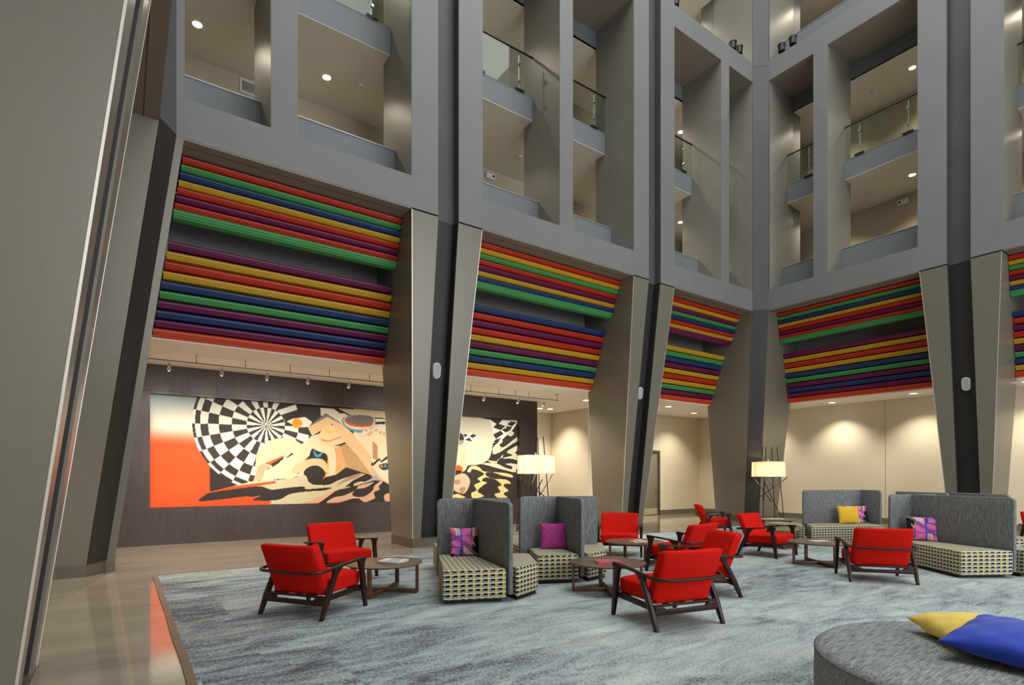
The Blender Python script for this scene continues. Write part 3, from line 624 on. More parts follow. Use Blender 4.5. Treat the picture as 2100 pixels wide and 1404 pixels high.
# ------------------------------------------------------------------ tapering piers
def pier(T, a, label, REC=REC):
    t = empty('pillar', T(a, 1.2, 0)); tag(t, label, 'pillar', 'tapering grey pillars')
    def hw(z): return 0.435 + 0.42 * z / ZS
    def fb(z): return REC * (1 - z / ZS)
    back = 2.0
    def sec(z): 
        w = hw(z); b = fb(z)
        return [T(a - w, b, z), T(a - 0.245, b, z), T(a - 0.245, b + 0.235, z), T(a + 0.245, b + 0.235, z), T(a + 0.245, b, z), T(a + w, b, z), T(a + w, back, z), T(a - w, back, z)]
    MB().loft([sec(0.02), sec(ZS - 0.035)]).build('pillar_body', 'pier_metal', parent=t, smooth=0)
    def ch(z):
        b = fb(z)
        return [T(a - 0.243, b + 0.02, z), T(a - 0.243, b + 0.233, z), T(a + 0.243, b + 0.233, z), T(a + 0.243, b + 0.02, z), T(a + 0.237, b + 0.02, z), T(a + 0.237, b + 0.226, z), T(a - 0.237, b + 0.226, z), T(a - 0.237, b + 0.02, z)]
    plabel(MB().loft([ch(0.2), ch(ZS)]).build('channel', 'channel_dark', parent=t, smooth=0), 'dark recessed channel')
    e = MB()
    for sg in (-1, 1):
        R = []
        for z in (0.2, ZS - 0.035):
            w = hw(z); b = fb(z)
            R.append([T(a + sg * (w - 0.012), b - 0.004, z), T(a + sg * (w + 0.004), b - 0.004, z), T(a + sg * (w + 0.004), b + 0.012, z), T(a + sg * (w - 0.012), b + 0.012, z)])
        e.loft(R)
    e.build('edge_trim', 'trim_metal', parent=t, smooth=0)
    w = hw(0.0) + 0.015; b0 = fb(0.1) - 0.03
    bs = MB(); p = [T(a - w, b0, 0), T(a + w, b0, 0), T(a + w, back + 0.02, 0), T(a - w, back + 0.02, 0)]
    q = [(x, y, 0.2) for x, y, z in p]
    bs.loft([p, q]).build('base', 'pier_base', parent=t, smooth=0)
    # dark band continues up the wall above
    u = MB(); 
    pa = T(a - 0.248, 0.02, ZS); pb = T(a + 0.248, 0.214, 22.3)
    def chu(z): return [T(a - 0.249, 0.004, z), T(a - 0.249, 0.219, z), T(a + 0.249, 0.219, z), T(a + 0.249, 0.004, z), T(a + 0.243, 0.004, z), T(a + 0.243, 0.213, z), T(a - 0.243, 0.213, z), T(a - 0.243, 0.004, z)]
    u.loft([chu(ZS + 0.01), chu(22.3)]).build('upper_channel', 'band_paint', parent=t, smooth=0)
    return t
pier(TN, PIERS_N[0], 'tapering grey pillar in front of the mural')
pier(TN, PIERS_N[1], 'tapering grey pillar left of the grey door')
pier(TE, PIERS_E[0], 'tapering grey pillar behind the screened benches on the right')
pier(lambda a, b, z: (0.38 - b + 0.022 * (a - 4.85), a, z), PIERS_W[0], 'huge leaning grey pillar nearest the camera at the left edge', 0.92)
# corner pillars with a diagonal dark band
def corner(label, cx, sx, strip_n, s_x=0.35):
    """cx: x of the side facade, sx: +1 for the right-hand corner (solid lies to +x), -1 for the left-hand one"""
    t = empty('pillar', (cx + sx * 1.2, YF + 1.2, 0)); tag(t, label, 'pillar', 'corner pillars')
    s = 0.35
    def poly(z, k=0.0):
        r = REC * (1 - min(z, ZS) / ZS)
        x0 = cx + sx * r * (1.1 if sx < 0 else 1.0); y0 = YF + r
        st = strip_n
        return [(x0 - sx * (s_x + st), y0, z), (x0 - sx * (s_x), y0, z), (x0, y0 - s, z), (x0, y0 - s - 0.0, z), (cx + sx * 2.0, y0 - s, z), (cx + sx * 2.0, YF + 2.0, z), (x0 - sx * (s_x + st), YF + 2.0, z)]
    def P6(z):
        q = poly(z); return [q[0], q[1], q[2], q[4], q[5], q[6]]
    b = MB(); b.loft([P6(0.02), P6(ZS - 0.005)]); b.build('pillar_body', 'pier_metal', parent=t, smooth=0)
    b = MB(); b.loft([P6(ZS - 0.004), [(x, y, 22.58) for x, y, z in P6(ZS)]])
    struct_ = b.build('upper_body', 'facade_paint', parent=t, smooth=0)
    def band_(z, o):
        q = poly(z); A = Vector(q[1]); B = Vector(q[2]); d = Vector((-sx * s, -s_x, 0)).normalized() * o
        return [A + d, B + d, B + d * 0.2, A + d * 0.2]
    MB().loft([band_(0.2, 0.014), band_(ZS, 0.014)]).build('channel', 'channel_dark', parent=t, smooth=0)
    MB().loft([band_(ZS + 0.01, 0.014), [Vector((v.x, v.y, 15.15)) for v in band_(ZS, 0.014)]]).build('upper_channel', 'band_paint', parent=t, smooth=0)
    MB().loft([[Vector((v.x, v.y, 15.16)) for v in band_(ZS, 0.010)], [Vector((v.x, v.y, 22.3)) for v in band_(ZS, 0.010)]]).build('upper_channel', 'band_paint', parent=t, smooth=0)
    b0 = [(x, y, 0) for x, y, z in P6(0.1)]
    c = Vector((cx + sx * 1.2, YF + 1.2, 0))
    g = [((Vector(p) - c) * 1.03 + c) for p in b0]
    MB().loft([[(v.x, v.y, 0) for v in g], [(v.x, v.y, 0.2) for v in g]]).build('base', 'pier_base', parent=t, smooth=0)
corner('grey corner pillar where the two wings meet, behind the far floor lamp', XE, 1, 0.0)
corner('leaning grey corner pillar left of the mural with a wide dark band', XW, -1, 0.12, 0.24)

# ------------------------------------------------------------------ coloured louvre screens
C = dict(r='red', o='orange', g='green', b='blue', y='yellow', p='purple')
SEQ1 = ('rgbyrprg', 'pyrybgpbpo')
SEQ2 = ('rygrpybg', 'brpryPgbyo'.replace('P', 'p'))
SEQ3 = ('rypgbryp', 'ygbpyrygpo')
def louvres(T, ends, seq, label):
    a0, a1 = ends(0, 0)
    t = empty('louvre_screen', T((a0 + a1) / 2, 1.3, 4.2)); tag(t, label, 'louvre screen', 'coloured louvre screens between the pillars')
    rows = []
    for i, ch in enumerate(seq[0]):
        k = i / 7.0; rows.append((0.54 + 0.37 * k, 7.0 - 0.80 * k, 0.10 if i < 7 else 0.16, ch))
    for i, ch in enumerate(seq[1]):
        k = i / 9.0; rows.append((1.22 + 0.64 * k, 5.74 - 1.46 * k, 0.135 if i < 9 else 0.16, ch))
    for b, z, h, ch in rows:
        A0, A1 = ends(b, z)
        d = 0.15
        prof = [(0.0, -h / 2), (-0.018, -h / 2 + 0.006), (-0.03, -h * 0.36), (-0.026, -h * 0.26), (-0.045, -h * 0.2), (-0.055, -h * 0.04), (-0.05, 0.0), (-0.066, h * 0.06), (-0.07, h * 0.26), (-0.055, h * 0.42), (-0.02, h / 2), (d, h / 2), (d, -h / 2)]
        m = MB(); R = []
        for A, sg in ((A0, 1), (A1, -1)):
            R.append([T(A + sg * 0.012 + (0.05 * sg * (pb + 0.07)), b + pb, z + pz) for pb, pz in prof])
        m.loft(R)
        o = m.build('slat', 'slat_' + C[ch], parent=t, smooth=25)
        plabel(o, '%s slat' % C[ch])
def hw(z): return 0.435 + 0.42 * z / ZS
def rr_(z): return REC * (1 - z / ZS)
def nb1(b, z): return (XW + 0.375 - 1.1 * rr_(z), PIERS_N[0] - hw(z))
def nb2(b, z): return (PIERS_N[0] + hw(z), PIERS_N[1] - hw(z))
def nb3(b, z): return (PIERS_N[1] + hw(z), XE - 0.35 + rr_(z))
def eb1(b, z): return (PIERS_E[0] + hw(z), YF - 0.35 + rr_(z))
def eb2(b, z): return (-1.4 + hw(z), PIERS_E[0] - hw(z))
def wb1(b, z): return (PIERS_W[0] + hw(z), YF - 0.35 + rr_(z))
louvres(TN, nb1, SEQ1, 'rainbow louvre screen hanging above the mural, the leftmost one')
louvres(TN, nb2, SEQ2, 'rainbow louvre screen above the nearer floor lamp, in the middle bay')
louvres(TN, nb3, SEQ3, 'short rainbow louvre screen above the grey door, left of the corner pillar')
louvres(TE, eb1, SEQ1, 'rainbow louvre screen above the cream wall, right of the corner pillar')
louvres(TE, eb2, SEQ2, 'rainbow louvre screen cut off by the right edge of the picture')

# ------------------------------------------------------------------ glass railings on the second gallery
def railing(T, p, q, label):
    z0 = 11.52; b = 1.1
    t = empty('glass_railing', T((p + q) / 2, b, z0)); tag(t, label, 'railing', 'glass balcony railings on the upper gallery')
    g = MB(); wbox(g, T, p + 0.02, q - 0.02, b - 0.012, b, z0 - 0.02, z0 + 0.98); g.build('glass_pane', 'clear_glass', parent=t, smooth=0)
    hr = MB(); hr.sweep([T(p + 0.007, b - 0.006, z0 + 1.01), T(q - 0.007, b - 0.006, z0 + 1.01)], 0.05, 0.035); hr.build('handrail', 'black_metal', parent=t)
    n = 2 if q - p > 2 else 1
    xs = [p + 0.62, q - 0.42] if n == 2 else [(p + q) / 2]
    for x in xs:
        m = MB(); m.cyl(T(x, b + 0.05, z0), T(x, b + 0.05, z0 + 0.99), 0.011, n=8); m.build('post', 'chrome', parent=t)
        for zz in (0.25, 0.72):
            m = MB(); m.cyl(T(x, b - 0.04, z0 + zz), T(x, b + 0.045, z0 + zz), 0.03, n=12); m.build('glass_clip', 'chrome', parent=t)
        m = MB(); wbox(m, T, x - 0.13, x + 0.13, b - 0.02, b + 0.05, z0 - 0.0, z0 + 0.045); m.build('shoe', 'black_metal', parent=t)
NL = ['narrow glass railing at the upper far left, beside the near pillar', 'glass railing high above the left end of the mural', 'glass railing left of the middle mullion, between the two left-wing pillars', 'glass railing right of the middle mullion, between the two left-wing pillars',
      'glass railing in the wide opening left of the corner', 'narrow glass railing hard against the left of the corner']
for (p, q), l in zip(N_OPEN, NL): railing(TN, p, q, l)
EL = ['narrow glass railing just right of the corner', 'wide glass railing on the right wing under the two gallery downlights', 'glass railing at the upper right edge of the picture']
for (p, q), l in zip(E_OPEN[:3], EL): railing(TE, p, q, l)

# ------------------------------------------------------------------ fixtures
WARM = (1.0, 0.86, 0.68)
def downlight(x, y, z, label, group, energy, r=0.09, ang=125, tgt=None, lens='lamp_lens', tint=WARM):
    t = empty('downlight', (x, y, z)); tag(t, label, 'ceiling light', group)
    m = MB()
    n = 24
    m.loft([[(x + rr * math.cos(2 * PI * k / n), y + rr * math.sin(2 * PI * k / n), zz) for k in range(n)] for rr, zz in ((r + 0.02, z - 0.0005), (r + 0.02, z - 0.012), (r, z - 0.012), (r, z - 0.004))], cap=False)
    m.build('ring', 'white_plastic', parent=t)
    MB().cyl((x, y, z - 0.0005), (x, y, z - 0.005), r - 0.001, n=20).build('lens', lens, parent=t)
    tg = tgt or (x, y, 0)
    spot('downlight_beam', (x, y, z - 0.03), tg, energy, tint, ang, 0.8, 0.06)
XS = [(1.28, 'above the far left balcony opening'), (3.92, 'above the wide balcony opening over the mural'), (7.2, 'hidden behind the first left-wing pillar'), (12.95, 'behind the second left-wing pillar'), (14.6, 'behind the pillar left of the corner'), (16.75, 'near the corner of the left wing')]
for z, lv in ((10.9, 'lower gallery'), (14.2, 'second gallery'), (18.5, 'third gallery')):
    for x, w_ in XS:
        downlight(x, 13.1, z, 'recessed downlight on the %s ceiling, %s' % (lv, w_), 'gallery downlights', GAL_E * (1.35 if z > 15 else 1.0))
    for y, w_ in ((9.6, 'beside the corner'), (6.93, 'right of the slim mullion'), (3.9, 'behind the right-wing pillar'), (0.9, 'beyond the right edge')):
        downlight(19.97, y, z, 'downlight on the %s ceiling, right wing, %s' % (lv, w_), 'gallery downlights', GAL_E * ((0.6 if y > 9 else 1.35) if z > 15 else 1.0))
    spot('west_gallery_beam', (-2.1, 8, z - 0.05), (-2.1, 8, 0), GAL_E, WARM, 125)
GW = 'ground floor downlights'
for x, y, l, tg in ((20.26, 9.44, 'bright downlight on the low ceiling over the cream wall, left of the pair', (20.9, 9.44, 0)), (20.1, 6.95, 'bright downlight on the low ceiling over the cream wall, nearer the right pillar', (20.9, 6.95, 0)),
                    (20.1, 4.3, 'downlight over the cream wall behind the right pillar', (20.9, 4.3, 0)), (20.1, 1.6, 'downlight over the cream wall beyond the right edge', (20.9, 1.6, 0)),
                    (20.2, 12.2, 'downlight over the cream wall behind the corner pillar', (20.9, 12.2, 0)),
                    (12.95, 16.59, 'left downlight of the close pair beyond the end of the mural wall', (13.4, 17.0, 0)), (13.36, 16.49, 'right downlight of the close pair beyond the end of the mural wall', (14.2, 16.49, 0)),
                    (12.85, 13.93, 'single downlight seen against the pillar, under the second louvre screen', (13.4, 14.3, 0)),
                    (16.08, 13.68, 'left downlight of the pair in front of the grey door', (16.1, 15.0, 0)), (16.46, 13.41, 'right downlight of the pair in front of the grey door', (17.2, 15.0, 0)), (19.0, 14.2, 'downlight near the corner above the light switches', (19.0, 15.3, 0))):
    downlight(x, y, 4.17, l, GW, GND_E, r=0.11, ang=104, tgt=tg, lens='lamp_lens_wide', tint=(1.0, 0.90, 0.73))
for x in (0.9, 3.4, 8.0, 10.4):
    t = empty('recessed_can', (x, 12.95, 4.17)); tag(t, 'small deep recessed can in the low ceiling before the mural', 'ceiling light', 'recessed cans before the mural')
    m = MB(); n = 20
    m.loft([[(x + rr * math.cos(2 * PI * k / n), 12.95 + rr * math.sin(2 * PI * k / n), zz) for k in range(n)] for rr, zz in ((0.07, 4.1695), (0.07, 4.162), (0.055, 4.162), (0.05, 4.169))], cap=False)
    m.build('ring', 'white_plastic', parent=t)
    spot('added_fill_beam', (x, 12.95, 4.12), (x, 13.1, 0), CAN_FILL_E, (1.0, 0.87, 0.70), 140, 1.0, 0.05)  # added fill spot for the colonnade; the can itself is an unlit fixture
spot('west_ground_beam', (-2.4, 9.0, 4.1), (-2.4, 9.0, 0), GND_E, (1.0, 0.87, 0.66), 120)
spot('west_ground_beam', (-2.4, 13.5, 4.1), (-2.4, 13.5, 0), GND_E, (1.0, 0.87, 0.66), 120)

# track of small spots washing the mural
t = empty('track_light', (5.4, 13.48, 4.17)); tag(t, 'thin ceiling track with small spotlights aimed at the mural', 'track light')
MB().box(-1.2, 11.26, 13.472, 13.488, 3.975, 3.99).build('rail', 'black_metal', parent=t)
hx = [-0.2, 0.81, 1.79, 2.71, 3.61, 4.59, 5.6, 6.6, 7.56, 8.52, 9.72, 10.7]
for x in [0.3, 1.3, 2.25, 3.2, 4.1, 5.1, 6.1, 7.1, 8.05, 9.0, 9.6, 10.1, 11.2]:
    MB().cyl((x, 13.48, 3.985), (x, 13.48, 4.17), 0.006, n=6).build('stem', 'black_metal', parent=t)
MB().cyl((11.2, 13.48, 4.15), (11.2, 13.48, 4.169), 0.07, n=16).build('canopy', 'chrome', parent=t)
for x in hx:
    m = MB(); m.cyl((x, 13.48, 3.98), (x, 13.48, 3.88), 0.006, n=6); m.cyl((x, 13.46, 3.89), (x, 13.54, 3.80), 0.022, 0.05, n=14, cap=False); m.cyl((x, 13.455, 3.896), (x, 13.47, 3.88), 0.022, n=12)
    o = m.build('spot_head', 'chrome', parent=t)
    dv = Vector((0, 0.08, -0.09)).normalized(); p0 = Vector((x, 13.536, 3.805))
    MB().cyl(p0, p0 + dv * 0.003, 0.045, n=14).build('lens', 'lamp_lens', parent=o)
    m = MB(); m.rbox(x, 13.545, 3.795, 0.05, 0.05, 0.05, 0.024, 6); m.build('bulb', 'lamp_lens', parent=t)
    spot('track_spot_beam', (x, 13.56, 3.78), (x, 15.35, 2.1), TRK_E, (1.0, 0.90, 0.74), 78, 1.0, 0.04)

def speaker(T, a, z, label):
    b = REC * (1 - z / ZS) + 0.226
    t = empty('wall_speaker', T(a, b, z)); tag(t, label, 'speaker', 'oval wall speakers on the pillars')
    def ov(bb, w, h): 
        pts = []
        for k in range(32):
            an = 2 * PI * k / 32; x = w * math.cos(an); yy = w * math.sin(an) + math.copysign(h - w, math.sin(an)) if abs(math.sin(an)) > 1e-6 else 0
            pts.append(T(a + x, bb + (-(yy) * REC / ZS), z + yy))
        return pts
    MB().loft([ov(b + 0.04, 0.095, 0.175), ov(b - 0.07, 0.095, 0.175), ov(b - 0.09, 0.085, 0.165)]).build('housing', 'white_plastic', parent=t, smooth=30)
    plabel(MB().loft([ov(b - 0.0895, 0.07, 0.15), ov(b - 0.096, 0.068, 0.148)]).build('speaker_grille', 'grille', parent=t, smooth=30), 'grey perforated grille')
speaker(TN, PIERS_N[0], 3.93, 'white oval speaker on the dark channel of the pillar in front of the mural')
speaker(TN, PIERS_N[1] + 0.0, 4.0, 'white oval speaker on the pillar between the second and third louvre screens')
speaker(TE, PIERS_E[0], 4.0, 'white oval speaker on the right-hand pillar')

def detector(x, y, z, label):
    t = MB(); t.cyl((x, y, z), (x, y, z - 0.035), 0.065, 0.05, n=20); o = t.build('smoke_detector', 'white_plastic', origin=(x, y, z)); tag(o, label, 'smoke detector', 'ceiling smoke detectors')
    MB().cyl((x, y, z - 0.035), (x, y, z - 0.05), 0.03, n=14).build('sensor', 'grille', parent=o)
detector(9.5, 13.1, 10.9, 'round smoke detector on the gallery ceiling in the middle bay')
detector(4.68, 12.9, 10.9, 'small detector right of the gallery downlight over the mural')
detector(20.0, 8.1, 10.9, 'round smoke detector on the lower gallery ceiling of the right wing')
detector(20.05, 8.1, 14.2, 'round smoke detector on the second gallery ceiling of the right wing')
def exit_unit(T, a, label):
    t = MB(); wbox(t, T, a - 0.16, a + 0.16, 3.58, 3.70, 10.58, 10.76); o = t.build('alarm_unit', 'white_plastic', bevel=0.03, seg=3); tag(o, label, 'alarm', 'white alarm units on the gallery walls')
    m = MB(); m.cyl(T(a + 0.08, 3.58, 10.66), T(a + 0.08, 3.565, 10.66), 0.035, n=14); m.build('strobe_lens', 'black_metal', parent=o)
exit_unit(TN, 9.13, 'white rounded alarm unit on the gallery wall of the middle bay')
exit_unit(TE, 7.6, 'white rounded alarm unit on the gallery wall of the right wing')
g = empty('air_grille', (2.55, 14.19, 10.55)); tag(g, 'framed air vent high on the gallery wall, upper left', 'vent')
m = MB(); m.box(2.25, 3.0, 14.17, 14.199, 10.52, 10.56); m.box(2.25, 3.0, 14.17, 14.199, 10.80, 10.84); m.box(2.25, 2.29, 14.17, 14.199, 10.56, 10.80); m.box(2.96, 3.0, 14.17, 14.199, 10.56, 10.80); m.build('grille_frame', 'white_plastic', parent=g)
m = MB()
for i in range(8): m.box(2.29, 2.96, 14.175, 14.195, 10.57 + i * 0.029, 10.585 + i * 0.029)
m.build('vent_slats', 'grille', parent=g)
# theatre spots standing on the upper beam
def ledge_spot(T, a, label):
    x, y, z = T(a, 0.15, 15.3)
    t = empty('ledge_spotlight', (x, y, z)); tag(t, label, 'spotlight', 'black spotlights on the upper ledge')
    MB().cyl((x, y, z), (x, y, z + 0.03), 0.07, n=16).build('foot', 'black_metal', parent=t)
    m = MB(); p = T(a, 0.02, 0); q = T(a, 0.28, 0); m.cyl((x, y, z + 0.03), (x, y, z + 0.2), 0.02, n=8)
    m.cyl((x, y, z + 0.16), (x, y, z + 0.36), 0.105, 0.115, n=20)
    m.build('lamp_housing', 'black_metal', parent=t)
    MB().cyl((x, y, z + 0.36), (x, y, z + 0.395), 0.125, n=20).build('cowl', 'black_metal', parent=t)
ledge_spot(TE, 9.79, 'black spotlight on the ledge right of the corner, nearer the corner')
ledge_spot(TE, 9.42, 'black spotlight on the ledge right of the corner, further from it')
ledge_spot(TN, 16.6, 'black spotlight on the left-wing ledge, closest to the corner')
ledge_spot(TN, 16.25, 'black spotlight on the left-wing ledge, second from the corner')
ledge_spot(TN, 13.38, 'black spotlight at the very top edge, beside the pillar left of the corner')
ledge_spot(TN, 13.02, 'black spotlight at the very top edge, half hidden by the frame')

# ------------------------------------------------------------------ mural
def inpoly(X, Z, pts):
    n = len(pts); r = np.zeros(X.shape, bool); j = n - 1
    for i in range(n):
        xi, zi = pts[i]; xj, zj = pts[j]
        if zi != zj:
            c = ((zi > Z) != (zj > Z)) & (X < (xj - xi) * (Z - zi) / (zj - zi) + xi)
            r ^= c
        j = i
    return r
def smooth_pts(pts, k=6):
    out = []; n = len(pts)
    for i in range(n):
        p0, p1, p2, p3 = (np.array(pts[(i + d) % n], float) for d in (-1, 0, 1, 2))
        for q in range(k):
            t = q / k
            out.append(tuple(0.5 * ((2 * p1) + (-p0 + p2) * t + (2 * p0 - 5 * p1 + 4 * p2 - p3) * t * t + (-p0 + 3 * p1 - 3 * p2 + p3) * t ** 3)))
    return out
def colour_grid(name, verts, nx, nz, cols, mname, parent=None, faces=None):
    me = bpy.data.meshes.new(name)
    if faces is None:
        ii, jj = np.meshgrid(np.arange(nx - 1), np.arange(nz - 1), indexing='ij')
        a = (ii * nz + jj).ravel(); faces = np.stack([a, a + nz, a + nz + 1, a + 1], 1)
    me.vertices.add(len(verts)); me.vertices.foreach_set('co', verts.astype(np.float32).ravel())
    me.loops.add(len(faces) * 4); me.loops.foreach_set('vertex_index', faces.astype(np.int32).ravel())
    me.polygons.add(len(faces)); me.polygons.foreach_set('loop_start', np.arange(0, len(faces) * 4, 4, dtype=np.int32))
    me.polygons.foreach_set('loop_total', np.full(len(faces), 4, dtype=np.int32))
    me.update(calc_edges=True); me.validate()
    at = me.color_attributes.new('Col', 'FLOAT_COLOR', 'POINT')
    c = np.ones((len(verts), 4), np.float32); s = cols / 255.0
    c[:, :3] = np.where(s <= 0.04045, s / 12.92, ((s + 0.055) / 1.055) ** 2.4)
    at.data.foreach_set('color', c.ravel())
    me.materials.append(MATS[mname])
    o = bpy.data.objects.new(name, me); COL.objects.link(o)
    if parent is not None: o.parent = parent
    return o
def build_mural():
    x0, x1, z0, z1 = 0.545, 10.995, 0.865, 3.495
    st = 0.0125
    nx = int((x1 - x0) / st) + 1; nz = int((z1 - z0) / st) + 1
    X, Z = np.meshgrid(np.linspace(x0, x1, nx), np.linspace(z0, z1, nz), indexing='ij')
    c = np.zeros(X.shape + (3,)); c[:] = (58, 52, 49)
    # left field: pale sky fading into orange
    left = (X < 1.76) | ((Z > 1.95) & (X < 2.4))
    k = np.clip((Z - 2.30) / 0.50, 0, 1)[..., None]; k = k * k * (3 - 2 * k)
    up = np.clip((Z - 2.9) / 0.55, 0, 1)[..., None]
    sky = np.array([252, 246, 228]) * (1 - up) + np.array([186, 204, 196]) * up
    wob = 0.06 * np.sin(X * 5 + 1)[..., None]
    org = np.array([250, 92, 44.]) * np.ones(3)
    lo = np.clip((1.3 - Z) / 0.4, 0, 1)[..., None]
    org = org * (1 - lo) + np.array([252, 96, 20]) * lo
    g = org * (1 - k) + sky * k
    c[left] = g[left]
    # checkered disc
    (cx, cz), R = MURAL_DISC
    dx = X - cx; dz = Z - cz; r = np.hypot(dx, dz); an = np.degrees(np.arctan2(dz, dx)) % 360
    ring = np.searchsorted(np.array(R), r)
    sec = np.floor((an - 180 - 1.3 + 720 + 12 * 0) / 12).astype(int)
    par = (sec + ring) % 2 == 0
    disc = r < R[-1]
    cut = ((an < 60) | (an > 318)) & (r > R[3]) | (((an > 12) & (an < 60)) & (r > R[1] * 1.02))
    disc &= ~cut
    col = np.where(par[..., None], np.array([250, 247, 232]), np.array([66, 60, 54]))
    sec2 = np.floor(an / 9).astype(int); hub = r < R[0]
    colh = np.where(((sec2 + (r > R[0] * 0.55)) % 2 == 0)[..., None], np.array([250, 240, 220]), np.array([60, 54, 60]))
    col = np.where(hub[..., None], colh, col)
    c[disc] = col[disc]
    # hidden middle stretch: more rippled sea
    mid = (X > 5.35) & (X < 7.0)
    wv = np.sin(Z * 9 + 2.2 * np.sin(X * 3.1) + X * 2) + 0.7 * np.sin(X * 5 - Z * 6)
    c[mid & (wv > 0.2) & (Z < 2.0)] = (226, 196, 160)
    c[mid & (Z >= 2.0)] = (236, 222, 190)
    for rgb, sm, pts in MURAL_SHAPES:
        q = smooth_pts(pts) if sm else pts
        xs = [p[0] for p in q]; zs = [p[1] for p in q]
        m = inpoly(X, Z, q)
        c[m] = rgb
    rng = np.random.RandomState(3)
    # soft brushed shading inside the peach shapes follows the paint, not the light
    n = np.sin(X * 2.1 + 3 * np.sin(Z * 1.7)) * np.sin(Z * 2.9 + X)
    c = np.clip(c + (n[..., None] * 4) + rng.randn(*X.shape)[..., None] * 1.5, 0, 255)
    v = np.stack([X - 5.77, np.zeros_like(X), Z - 0.865], -1).reshape(-1, 3)
    root = empty('mural', (5.77, 15.34, 0.865)); tag(root, 'long abstract mural with checkered disc, orange field and rippled black and cream waves', 'mural')
    o = colour_grid('painted_canvas', v, nx, nz, c.reshape(-1, 3), 'mural_paint', root)
    MB().box(0.545, 10.995, 15.341, 15.36, 0.865, 3.495).build('backing_board', 'channel_dark', parent=root, smooth=0)
build_mural()

# ------------------------------------------------------------------ red armchair
def bez(p, q, r, n):
    return [tuple((1 - t) ** 2 * a + 2 * (1 - t) * t * b + t * t * c for a, b, c in zip(p, q, r)) for t in [i / n for i in range(n + 1)]]
def make_chair():
    t = empty('armchair', (0, 0, 0))
    def lean(x, y, z):
        k = (z + 0.285) / 0.57
        return (x, y - 0.24 * k + 0.05 * (x / 0.38) ** 2 - 0.02, z)
    MB().rbox(0, -0.20, 0.525, 0.75, 0.13, 0.57, 0.032, 14, lean, 0.0).build('backrest', 'red_fabric', t, local=True, smooth=60)
    def seatf(x, y, z): return (x, y, z - 0.045 * (0.3 - y) * 0.6 + (0.012 * (1 - (x / .36) ** 2) if z > 0 else 0))
    MB().rbox(0, 0.05, 0.345, 0.72, 0.66, 0.175, 0.036, 12, seatf, 0.012).build('seat', 'red_fabric', t, local=True, smooth=60)
    # one bent rail: left arm, around the back, right arm
    pts = []
    arm = [(0.435, 0.365, 0.590), (0.432, 0.30, 0.586), (0.428, 0.15, 0.574), (0.425, 0.0, 0.560), (0.428, -0.15, 0.544), (0.432, -0.26, 0.533)]
    corner_ = bez((0.432, -0.30, 0.530), (0.436, -0.44, 0.522), (0.31, -0.468, 0.518), 5)
    back = [(0.15, -0.482, 0.516), (0.0, -0.486, 0.515)]
    half = arm + corner_ + back
    pts = half + [(-x, y, z) for x, y, z in half[::-1][1:]]
    ws = []; ts = []
    for x, y, z in pts:
        if y > -0.2: ws.append(0.060 if y < 0.34 else 0.05); ts.append(0.026)
        else: ws.append(0.036); ts.append(0.032)
    MB().sweep(pts, ws, ts, 10).build('arm_rail', 'dark_wood', t, local=True, smooth=50)
    for sx in (-1, 1):
        x = sx * 0.415
        m = MB(); m.loft([[(x + sx * 0.015 + dx * .5, y + dy, z) for dx, dy in ((-w, -d), (w, -d), (w, d), (-w, d))] for y, z, w, d in ((0.385, 0.0, 0.038, 0.022), (0.345, 0.24, 0.046, 0.034), (0.305, 0.47, 0.046, 0.032), (0.300, 0.54, 0.050, 0.046), (0.300, 0.574, 0.054, 0.080))])
        m.build('leg', 'dark_wood', t, local=True, bevel=0.006)
        m = MB(); m.loft([[(x + sx * 0.015 + dx * .5, y + dy, z) for dx, dy in ((-w, -d), (w, -d), (w, d), (-w, d))] for y, z, w, d in ((-0.400, 0.0, 0.038, 0.022), (-0.300, 0.22, 0.046, 0.036), (-0.175, 0.46, 0.046, 0.032), (-0.150, 0.51, 0.050, 0.048), (-0.140, 0.545, 0.054, 0.085))])
        m.build('leg', 'dark_wood', t, local=True, bevel=0.006)
        m = MB(); m.bar((sx * 0.385, 0.345, 0.235), (sx * 0.385, -0.315, 0.205), 0.028, 0.06); m.build('side_rail', 'dark_wood', t, local=True, bevel=0.004)
    m = MB(); m.bar((-0.40, 0.33, 0.235), (0.40, 0.33, 0.235), 0.026, 0.055); m.build('front_rail', 'dark_wood', t, local=True, bevel=0.004)
    m = MB(); m.bar((-0.41, -0.318, 0.238), (0.41, -0.318, 0.238), 0.028, 0.026)
    m.bar((-0.41, -0.335, 0.170), (0.41, -0.335, 0.170), 0.028, 0.052)
    for sx in (-1, 1):
        m.loft([[(sx * a, y, z) for a, z in ((0.40, 0.19), (0.25, 0.19), (0.30, 0.232), (0.40, 0.232))] for y in (-0.342, -0.312)])
    m.build('rear_rail', 'dark_wood', t, local=True, bevel=0.003)
    m = MB()
    for x in (-0.2, 0.0, 0.2): m.box(x - 0.03, x + 0.03, -0.31, 0.32, 0.232, 0.244)
    m.build('seat_support', 'dark_wood', t, local=True)
    return t
